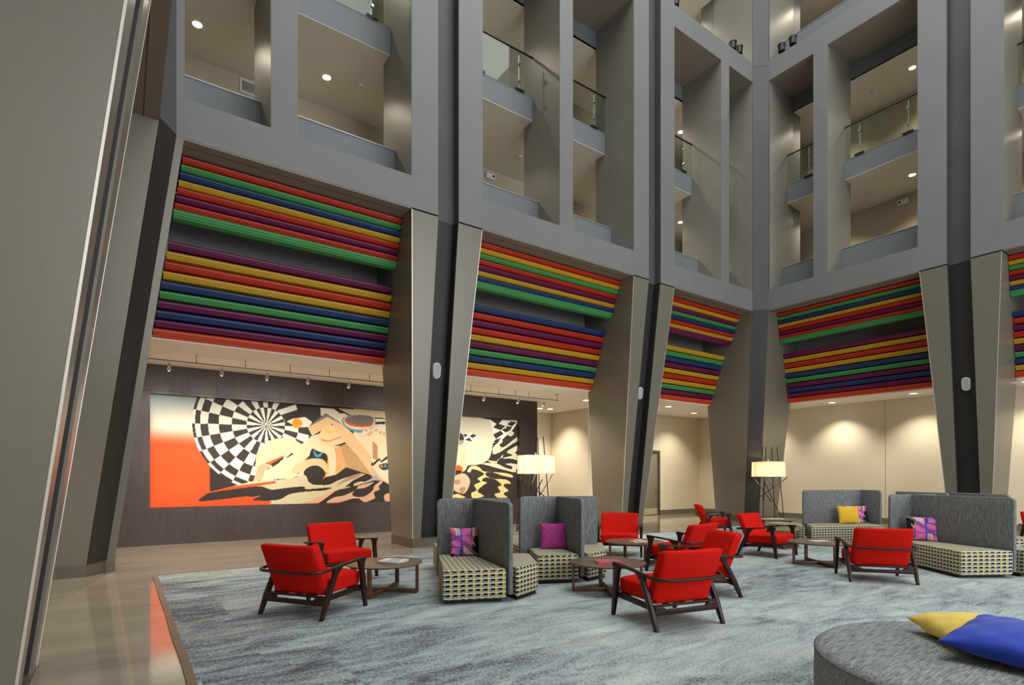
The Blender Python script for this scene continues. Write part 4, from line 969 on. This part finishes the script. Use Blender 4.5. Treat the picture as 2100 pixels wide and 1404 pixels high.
CH = [((1.862, 6.677), 33.6, 'red armchair nearest the left edge of the carpet, seen from behind'),
      ((2.824, 8.725), 275.8, 'red armchair facing the camera beneath the checkered disc of the mural'),
      ((8.234, 7.945), 222.4, 'red armchair facing the camera in front of the second left-wing pillar'),
      ((7.60, 5.93), 95.3, 'red armchair facing left, mostly hidden behind two other red chairs'),
      ((4.906, 4.033), 77.8, 'largest red armchair in the middle foreground, seen from behind'),
      ((6.423, 4.759), 152.3, 'red armchair just behind the foreground one, turned to the left'),
      ((13.24, 9.25), 314.4, 'farthest red armchair, facing away to the right near the corner pillar'),
      ((10.598, 6.176), 274.5, 'red armchair with its seat in full view, below the far floor lamp'),
      ((9.45, 3.78), 38.7, 'red armchair seen from behind, before the long grey screen on the right'),
      ((15.95, 3.0), 215.0, 'red armchair cut off by the right edge, behind the bench screens')]
ch0 = make_chair()
for i, ((x, y), ang, lab) in enumerate(CH):
    o = ch0 if i == 0 else copy_tree(ch0)
    o.location = (x, y, 0.0128); o.rotation_euler = (0, 0, math.radians(ang - 90))
    tag(o, lab, 'armchair', 'red lounge armchairs')

# ------------------------------------------------------------------ coffee tables
def make_table():
    t = empty('coffee_table', (0, 0, 0))
    n = 48; Rr = 0.515
    m = MB(); m.loft([[(r * math.cos(2 * PI * k / n), r * math.sin(2 * PI * k / n), z) for k in range(n)] for r, z in ((Rr - 0.03, 0.375), (Rr, 0.39), (Rr, 0.40))])
    m.build('table_top', 'table_veneer', t, local=True, smooth=30)
    m = MB()
    for a in range(2):
        c, s = math.cos(a * PI / 2), math.sin(a * PI / 2)
        m.bar((-Rr * c * .995, -Rr * s * .995, 0.4003), (Rr * c * .995, Rr * s * .995, 0.4003), 0.007, 0.0012)
    m.build('inlay_line', 'brass_inlay', t, local=True)
    for k in range(4):
        a = PI / 4 + k * PI / 2; c, s = math.cos(a), math.sin(a)
        m = MB(); w = 0.028
        prof = [(0.455, 0.376), (0.485, 0.376), (0.485, 0.018), (0.470, 0.0), (0.0, 0.0), (0.0, 0.050), (0.440, 0.050), (0.455, 0.065)]
        if k % 2: prof = [(p, z) for p, z in prof]
        m.loft([[(r * c - sgn * w * s, r * s + sgn * w * c, z) for r, z in prof] for sgn in (-1, 1)])
        m.build('leg', 'walnut', t, local=True, bevel=0.004)
    return t
tb0 = make_table()
TB = [((2.93, 7.20), 0.0, 'round brown coffee table with a pale magazine stack between the two left armchairs'),
      ((5.45, 5.48), 12.0, 'round dark coffee table with a pink book, left of the foreground armchair'),
      ((7.60, 6.95), 20.0, 'round dark coffee table with fanned magazines, right of the small screened benches'),
      ((10.25, 4.98), 10.0, 'round dark coffee table with a white sheet, before the patterned pillow screen'),
      ((12.0, 6.79), 5.0, 'small glimpse of a round table top between the chair arms, below the far lamp'),
      ((14.75, 8.33), 30.0, 'farthest round coffee table strewn with magazines, in front of the far lamp')]
for i, ((x, y), ang, lab) in enumerate(TB):
    o = tb0 if i == 0 else copy_tree(tb0)
    o.location = (x, y, 0.0128); o.rotation_euler = (0, 0, math.radians(ang)); tag(o, lab, 'coffee table', 'round coffee tables')
mat('paper', (232, 230, 222), 0.6)
mat('cover_white', (236, 232, 222), 0.35); mat('cover_pink', (206, 84, 110), 0.35); mat('cover_photo', (150, 132, 96), 0.3); mat('cover_orange', (214, 130, 70), 0.35); mat('cover_grey', (170, 176, 176), 0.35); mat('print_dark', (60, 56, 54), 0.5)
ZT = 0.4145
def mag(x, y, z, w, h, th, ang, cov, label, art=None):
    t = empty('magazine', (x, y, z)); t.rotation_euler = (0, 0, math.radians(ang)); tag(t, label, 'magazine', 'magazines and books on the coffee tables')
    MB().box(-w / 2 + .003, w / 2 - .004, -h / 2 + .003, h / 2 - .003, 0.002, th - 0.002).build('pages', 'paper', t, local=True)
    c = MB(); c.box(-w / 2, w / 2, -h / 2, h / 2, 0, 0.002); c.box(-w / 2, w / 2, -h / 2, h / 2, th - 0.002, th); c.box(-w / 2, -w / 2 + 0.003, -h / 2, h / 2, 0.002, th - 0.002); c.build('cover', cov, t, local=True)
    if art: MB().box(-w * .36, w * .36, -h * .30, h * .18, th, th + 0.0006).build('cover_picture', art, t, local=True)
mag(3.02, 7.12, ZT, 0.27, 0.34, 0.016, 35, 'cover_grey', 'grey lower magazine on the left coffee table')
mag(3.03, 7.10, ZT + 0.0165, 0.26, 0.33, 0.018, 42, 'cover_white', 'pale magazine on top of the stack on the left coffee table', 'cover_grey')
mag(5.38, 5.40, ZT, 0.25, 0.32, 0.030, 60, 'cover_pink', 'thick pink book on the dark table beside the foreground armchair', 'cover_photo')
mag(7.60, 6.85, ZT, 0.24, 0.30, 0.008, 70, 'cover_white', 'lower magazine fanned out on the table in front of the far-facing armchair')
mag(7.66, 6.92, ZT + 0.0085, 0.24, 0.30, 0.008, 95, 'cover_orange', 'upper magazine fanned out on the table in front of the far-facing armchair', 'cover_white')
mag(10.35, 5.05, ZT, 0.21, 0.30, 0.003, 60, 'cover_white', 'white leaflet on the table left of the right-hand armchair')
mag(14.75, 8.30, ZT, 0.30, 0.36, 0.02, 20, 'cover_white', 'white magazine on the farthest table')
mag(14.38, 8.74, ZT, 0.28, 0.32, 0.02, 60, 'cover_grey', 'grey magazine on the farthest table', 'cover_orange')

# ------------------------------------------------------------------ modular benches with tall screens
def bench(poly, screens, label, axis=None, ext=0.0):
    """poly: seat outline in the room; screens: polylines carrying the tall padded panels"""
    cx = sum(p[0] for p in poly) / len(poly); cy = sum(p[1] for p in poly) / len(poly)
    if axis is None: axis = math.atan2(poly[1][1] - poly[0][1], poly[1][0] - poly[0][0])
    t = empty('modular_bench', (cx, cy, 0.0)); t.rotation_euler = (0, 0, axis); tag(t, label, 'bench', 'tweed modular benches')
    def off(ps, k): return [((x - cx) * k + cx, (y - cy) * k + cy) for x, y in ps]
    a = MB().prism(off(poly, 0.975), 0.062, 0.43); a.build('seat', 'tweed', t, bevel=0.028, seg=3, smooth=50)
    MB().prism(off(poly, 0.86), 0.0122, 0.062).build('plinth', 'bench_plinth', t, smooth=0)
    for sc in screens:
        (ax, ay), (bx, by), rnd_a, rnd_b = sc
        L = math.hypot(bx - ax, by - ay); dx, dy = (bx - ax) / L, (by - ay) / L; nx, ny = -dy, dx; T_ = 0.028
        def outline(z0, z1, ins):
            pts = []
            r = 0.07
            pts.append((ins, z0)); pts.append((L - ins, z0))
            if rnd_b: pts += [(L - ins - r + r * math.cos(q), z1 - r + r * math.sin(q)) for q in [i * PI / 12 for i in range(7)]]
            else: pts.append((L - ins, z1))
            if rnd_a: pts += [(ins + r - r * math.sin(q), z1 - r + r * math.cos(q)) for q in [i * PI / 12 for i in range(7)]]
            else: pts.append((ins, z1))
            return pts
        o2 = outline(0.10, 1.25, 0)
        m = MB(); m.loft([[(ax + dx * u + nx * s_, ay + dy * u + ny * s_, z) for u, z in o2] for s_ in (-T_, T_)])
        m.build('screen', 'screen_fabric', t, bevel=0.012, seg=2, smooth=50)
A_J, A_E, A_L, A_R = (4.37, 7.20), (3.98, 5.68), (3.84, 7.40), (4.88, 6.98)
bench([(3.17, 5.98), (3.93, 5.68), (4.31, 7.18), (3.83, 7.36)], [(A_E, A_J, 1, 0), (A_J, A_L, 0, 1)], 'front tweed bench with a tall grey corner screen and a patterned pink pillow', axis=math.atan2(-0.33, 0.81))
bench([(4.04, 5.65), (4.56, 5.86), (5.04, 6.70), (4.84, 6.85), (4.45, 7.10)], [], 'narrow tweed bench on the right-hand side of the front screen', axis=math.atan2(-0.33, 0.81) + 0.25)
bench([(3.93, 7.48), (4.36, 7.28), (4.86, 8.75), (4.42, 8.68)], [], 'sliver of tweed bench behind the left end of the front screen', axis=0.2)
bench([(4.42, 7.27), (4.90, 7.07), (5.30, 8.62), (4.96, 8.75)], [(A_R, (4.43, 7.18), 1, 0)], 'tweed bench hidden behind the front screen', axis=0.2)
B_J, B_E, B_L = (6.02, 7.22), (5.58, 6.12), (5.22, 7.22)
bench([(4.93, 6.38), (5.53, 6.13), (5.93, 7.14), (5.36, 7.16)], [(B_E, B_J, 1, 0), (B_J, B_L, 0, 1)], 'second tweed bench with a grey corner screen and a plain magenta pillow', axis=-0.38)
bench([(5.66, 6.10), (6.15, 6.20), (6.95, 7.10), (6.12, 7.15)], [((6.10, 7.24), (6.62, 6.90), 0, 1)], 'tweed bench between the magenta pillow screen and the fanned magazines', axis=-0.2)
bench([(5.30, 7.34), (5.98, 7.34), (6.66, 8.85), (6.00, 9.10)], [((5.47, 7.52), (6.02, 7.30), 1, 0)], 'tweed bench glimpsed between the two small screens', axis=-0.2)
C_J, C_E, C_L = (12.11, 4.22), (11.33, 2.56), (11.62, 4.40)
bench([(10.50, 3.00), (11.26, 2.54), (12.03, 4.17), (11.60, 4.34)], [(C_E, C_J, 1, 0), (C_J, C_L, 0, 1)], 'large tweed bench with a long grey screen and patterned pillow behind the right-hand armchair', axis=math.atan2(-0.46, 0.76))
bench([(11.44, 2.44), (11.99, 2.43), (13.09, 3.83), (12.22, 4.10)], [((12.16, 4.20), (12.60, 3.98), 0, 1)], 'tweed bench behind the long grey screen at the right edge', axis=-0.3)
bench([(13.30, 3.10), (13.9, 2.7), (14.9, 3.9), (14.35, 4.25)], [((13.28, 3.08), (14.36, 4.30), 1, 1)], 'bench whose screen top shows just over the long grey screen, toward the right', axis=-0.3)
bench([(13.20, 4.35), (13.75, 4.15), (14.25, 5.2), (13.75, 5.45)], [((13.78, 4.15), (14.32, 5.28), 1, 0)], 'bench whose screen top shows just over the long grey screen, toward the left', axis=-0.3)
D_E, D_J, D_K = (13.86, 7.15), (15.35, 6.45), (15.12, 5.90)
bench([(12.98, 6.52), (14.70, 5.62), (15.06, 5.92), (15.27, 6.42), (13.85, 7.08)], [(D_E, D_J, 1, 0), (D_J, D_K, 0, 1)], 'far tweed bench with a grey screen and two pillows, mustard and patterned', axis=math.atan2(-0.9, 1.72))
bench([(12.93, 6.60), (13.78, 7.16), (13.95, 7.9), (13.15, 7.75)], [], 'tweed bench end left of the far grey screen', axis=0.4)

# ------------------------------------------------------------------ big round ottoman
t = empty('round_ottoman', (4.43, 1.08, 0.0125)); tag(t, 'big round grey ottoman in the bottom right foreground', 'ottoman')
n = 96; R0 = 1.0
def ring(r, z): return [(r * math.cos(2 * PI * k / n), r * math.sin(2 * PI * k / n), z) for k in range(n)]
MB().loft([ring(R0 - 0.012, 0.03), ring(R0, 0.05), ring(R0 + 0.004, 0.2), ring(R0, 0.385)], cap=False).build('side', 'ottoman_fabric', t, local=True, smooth=60)
MB().loft([ring(R0, 0.385), ring(R0 - 0.006, 0.40), ring(R0 - 0.03, 0.418), ring(R0 - 0.08, 0.428), ring(R0 - 0.3, 0.434), ring(0.3, 0.437), ring(0.02, 0.438)], cap=True).build('cushion_top', 'ottoman_fabric', t, local=True, smooth=60)
pp = MB(); rg = [[(rr * math.cos(2 * PI * k / n), rr * math.sin(2 * PI * k / n), 0.387 + dz) for k in range(n)] for rr, dz in ((R0 + 0.001, -0.003), (R0 + 0.005, 0.0), (R0 + 0.001, 0.003))]
pp.loft(rg, cap=False); pp.build('seam_piping', 'print_dark', t, local=True)
MB().cyl((0, 0, 0), (0, 0, 0.03), R0 - 0.08, n=64).build('plinth', 'bench_plinth', t, local=True)

# ------------------------------------------------------------------ pillows
def pillow_shape(w, h, th, n=28, seed=0, plump=1.0):
    rs = np.random.RandomState(seed); ph = rs.rand(6) * 6
    u = np.linspace(-1, 1, n); U, V = np.meshgrid(u, u, indexing='ij')
    pin = 0.07
    X = U * (1 - pin * (1 - V ** 2) * (0.4 + 0.6 * np.abs(U))) * w / 2
    Y = V * (1 - pin * (1 - U ** 2) * (0.4 + 0.6 * np.abs(V))) * h / 2
    T = th / 2 * (np.clip((1 - U ** 2) * (1 - V ** 2), 0, 1) ** 0.42)
    wr = 0.05 * th * (np.sin(U * 9 + ph[0] + 3 * V) * np.sin(V * 8 + ph[1])) * (1 - (1 - U ** 2) * (1 - V ** 2))
    T = np.clip(T + wr * (T > 0), 0, None)
    return U, V, X, Y, T
def pillow(name, w, h, th, M, mname, label, colors=None, seed=0, group='scatter pillows'):
    n = 36 if colors is None else 64
    U, V, X, Y, T = pillow_shape(w, h, th, n, seed)
    front = np.stack([X, Y, T], -1).reshape(-1, 3); back = np.stack([X, Y, -T], -1).reshape(-1, 3)
    vs = np.concatenate([front, back]); N = n * n
    ii, jj = np.meshgrid(np.arange(n - 1), np.arange(n - 1), indexing='ij'); a = (ii * n + jj).ravel()
    F = np.stack([a, a + n, a + n + 1, a + 1], 1); B = np.stack([a + N, a + 1 + N, a + n + 1 + N, a + n + N], 1)
    fs = np.concatenate([F, B])
    if colors is None: cols = np.full((len(vs), 3), 200.)
    else:
        cf = colors(U, V).reshape(-1, 3); cols = np.concatenate([cf, cf])
    o = colour_grid(name, vs, 0, 0, cols, mname, None, fs)
    bm = bmesh.new(); bm.from_mesh(o.data); bmesh.ops.remove_doubles(bm, verts=bm.verts, dist=0.0004); bmesh.ops.recalc_face_normals(bm, faces=bm.faces); bm.to_mesh(o.data); bm.free()
    for p in o.data.polygons: p.use_smooth = True
    o.matrix_world = M
    tag(o, label, 'pillow', group); return o
def basis(loc, right, up):
    r = Vector(right).normalized(); u = Vector(up); u = (u - r * u.dot(r)).normalized(); nn = r.cross(u)
    return Matrix(((r.x, u.x, nn.x, loc[0]), (r.y, u.y, nn.y, loc[1]), (r.z, u.z, nn.z, loc[2]), (0, 0, 0, 1)))
def seg_d(U, V, a, b):
    ax, ay = a; bx, by = b; dx, dy = bx - ax, by - ay
    t_ = np.clip(((U - ax) * dx + (V - ay) * dy) / (dx * dx + dy * dy), 0, 1)
    return np.hypot(U - ax - t_ * dx, V - ay - t_ * dy)
def print_cols(flip=False):
    def f(U, V):
        if flip: U, V = -U, -V
        c = np.zeros(U.shape + (3,)); c[:] = (232, 104, 178)
        n = 0.5 + 0.5 * np.sin(U * 5 + 2 * np.sin(V * 4)); c += (n[..., None] - 0.5) * np.array([26, 40, 30])
        c[(np.abs(U + 0.52 + 0.1 * V) < 0.10) & (V > 0.45)] = (236, 206, 150)
        c[(np.abs(U + 0.38) < 0.07) & (V > 0.4)] = (206, 196, 232)
        c[(U > 0.52) & (U < 0.74) & (V > 0.35)] = (218, 216, 84)
        c[(U > 0.74) & (V > 0.1)] = (190, 96, 170)
        c[(U > 0.6 + 0.25 * V) & (V < 0.35) & (V > -0.9) & (U > 0.42)] = (30, 28, 32)
        tri = inpoly(U, V, [(-0.18, -0.22), (0.62, -0.98), (0.0, -1.0), (-0.2, -0.7)]); c[tri] = (226, 190, 222)
        for a, b, w, col in (((-0.18, -0.22), (0.75, -1.0), 0.035, (214, 40, 60)), ((-0.18, -0.22), (-0.2, -0.7), 0.03, (214, 40, 60)), ((-0.2, -0.7), (0.0, -1.0), 0.03, (214, 40, 60)),
                             ((-0.28, 1.0), (-0.25, -0.9), 0.055, (60, 92, 190)), ((-1, 0.55), (-0.22, 0.0), 0.05, (60, 92, 190)), ((-0.22, 0.0), (0.5, -0.5), 0.045, (60, 92, 190)),
                             ((-1, 0.1), (-0.3, 0.38), 0.045, (60, 92, 190)), ((-0.3, 0.38), (0.5, 0.38), 0.045, (60, 92, 190)), ((0.52, 1), (0.48, 0.0), 0.05, (60, 92, 190)), ((-1, -0.35), (-0.25, -0.5), 0.05, (60, 92, 190)),
                             ((0.15, -0.42), (0.95, -1.0), 0.05, (40, 150, 96)), ((0.55, 0.0), (0.7, -0.3), 0.04, (226, 222, 90)), ((-0.5, -0.55), (-0.5, -1), 0.06, (90, 160, 214)), ((-0.35, -0.6), (-0.3, -1), 0.06, (92, 60, 150))):
            c[seg_d(U, V, a, b) < w] = col
        c[(U < -0.75) & (V < -0.82)] = (34, 30, 36)
        return np.clip(c, 0, 255)
    return f
UPV = (0, 0, 1)
def lean_pillow(x, y, w, h, th, facing, mname, label, colors=None, seed=0, z=0.432, tilt=14):
    """stands on a seat, its front facing the given direction (degrees), leaning back by tilt"""
    a = math.radians(facing); fwd = Vector((math.cos(a), math.sin(a), 0)); right = Vector((-fwd.y, fwd.x, 0))
    tl = math.radians(tilt); up = Vector((-fwd.x * math.sin(tl), -fwd.y * math.sin(tl), math.cos(tl)))
    c = Vector((x, y, z)) + up * (h / 2 * 0.985)
    return pillow('pillow', w, h, th, basis(c, right, up), mname, label, colors, seed)
lean_pillow(4.07, 6.97, 0.42, 0.42, 0.13, 250, 'print_fabric', 'pink pillow with blue lines on the front tweed bench', print_cols(), 1)
lean_pillow(5.62, 6.84, 0.42, 0.42, 0.14, 240, 'pillow_magenta', 'plain magenta pillow on the second tweed bench', None, 2)
lean_pillow(14.64, 6.40, 0.54, 0.44, 0.16, 238, 'pillow_yellow', 'mustard yellow pillow on the far bench, in front of the patterned one', None, 3)
lean_pillow(15.00, 6.38, 0.50, 0.44, 0.13, 225, 'print_fabric', 'pink patterned pillow half behind the mustard yellow one', print_cols(), 4)
lean_pillow(11.73, 3.92, 0.46, 0.44, 0.14, 205, 'print_fabric', 'pink patterned pillow against the long grey screen behind the right-hand armchair', print_cols(True), 5)
# two big pillows lying on the ottoman
pillow('pillow', 0.60, 0.60, 0.20, basis((4.71, 1.25, 0.535), (0.70, -0.71, 0.0), (0.71, 0.70, 0.02)), 'pillow_lemon', 'pale yellow pillow lying on the round ottoman under the blue one', None, 6)
pillow('pillow', 0.68, 0.68, 0.19, basis((4.46, 0.96, 0.57), (1.0, -0.03, 0.09), (0.02, 1.0, 0.05)), 'pillow_blue', 'royal blue pillow lying on the round ottoman', None, 7)

# ------------------------------------------------------------------ floor lamps of crossed rods
def floor_lamp(x, y, ang, label, flip=1):
    t = empty('floor_lamp', (x, y, 0.0)); t.rotation_euler = (0, 0, ang); tag(t, label, 'floor lamp', 'tall rod floor lamps with drum shades')
    n = 48
    def rg(r, z): return [(r * math.cos(2 * PI * k / n), r * math.sin(2 * PI * k / n), z) for k in range(n)]
    MB().loft([rg(0.54, 1.67), rg(0.53, 2.18)], cap=False).build('lamp_shade', 'shade_linen', t, local=True, smooth=60)
    m = MB()
    for z, r in ((1.67, 0.541), (2.18, 0.531)): m.loft([rg(r, z - 0.006), rg(r + 0.004, z), rg(r, z + 0.006)], cap=False)
    m.build('shade_rim', 'trim_metal', t, local=True)
    def L(px, py): return (flip * (px - 450) * 0.00276, (1195 - py) * 0.00276)
    tall = [((300, 1195, -.28), (380, 210, -.10)), ((403, 1190, .30), (430, 215, .12)), ((515, 1190, -.20), (487, 220, -.02)), ((650, 1195, .22), (552, 220, .05))]
    for (a, b, d0), (c, e, d1) in tall:
        p = L(a, b); q = L(c, e); m = MB(); m.cyl((p[0], d0, max(0, p[1])), (q[0], d1, q[1]), 0.014, n=8); m.build('rod', 'black_metal', t, local=True)
    short = [((280, 600, .10), (470, 900, -.22)), ((665, 600, -.05), (330, 850, -.18)), ((390, 650, -.2), (650, 1190, .22)), ((450, 595, .25), (505, 720, .0)), ((418, 610, .3), (405, 900, .3))]
    for (a, b, d0), (c, e, d1) in short:
        p = L(a, b); q = L(c, e); m = MB(); m.cyl((p[0], d0, max(0, p[1])), (q[0], d1, q[1]), 0.014, n=8); m.build('rod', 'black_metal', t, local=True)
    m = MB(); m.cyl((-0.02, 0, 1.86), (-0.02, 0, 2.27), 0.03, n=12); m.build('lamp_stem', 'chrome', t, local=True)
    m = MB()
    for k in range(3):
        a = k * 2 * PI / 3 + 0.4; m.cyl((0, 0, 2.12), (0.53 * math.cos(a), 0.53 * math.sin(a), 2.12), 0.006, n=6)
    m.build('shade_spider', 'chrome', t, local=True)
    m = MB(); m.rbox(0, 0, 1.90, 0.07, 0.07, 0.10, 0.034, 6); m.build('bulb', 'lamp_lens', t, local=True)
    l = bpy.data.lights.new('lamp_bulb_light', 'POINT'); l.energy = LAMP_E; l.color = (1.0, 0.74, 0.48); l.shadow_soft_size = 0.06
    o = bpy.data.objects.new('lamp_bulb_light', l); o.location = (0.0, -0.0, 1.90); COL.objects.link(o); o.parent = t
    return t
floor_lamp(9.70, 12.60, -math.radians(35.1), 'tall rod floor lamp with glowing drum shade behind the small screened benches', -1)
l2 = floor_lamp(17.50, 10.16, -math.radians(50), 'tall rod floor lamp with glowing drum shade beside the corner pillar')
l2.scale = (0.95, 0.95, 0.95)
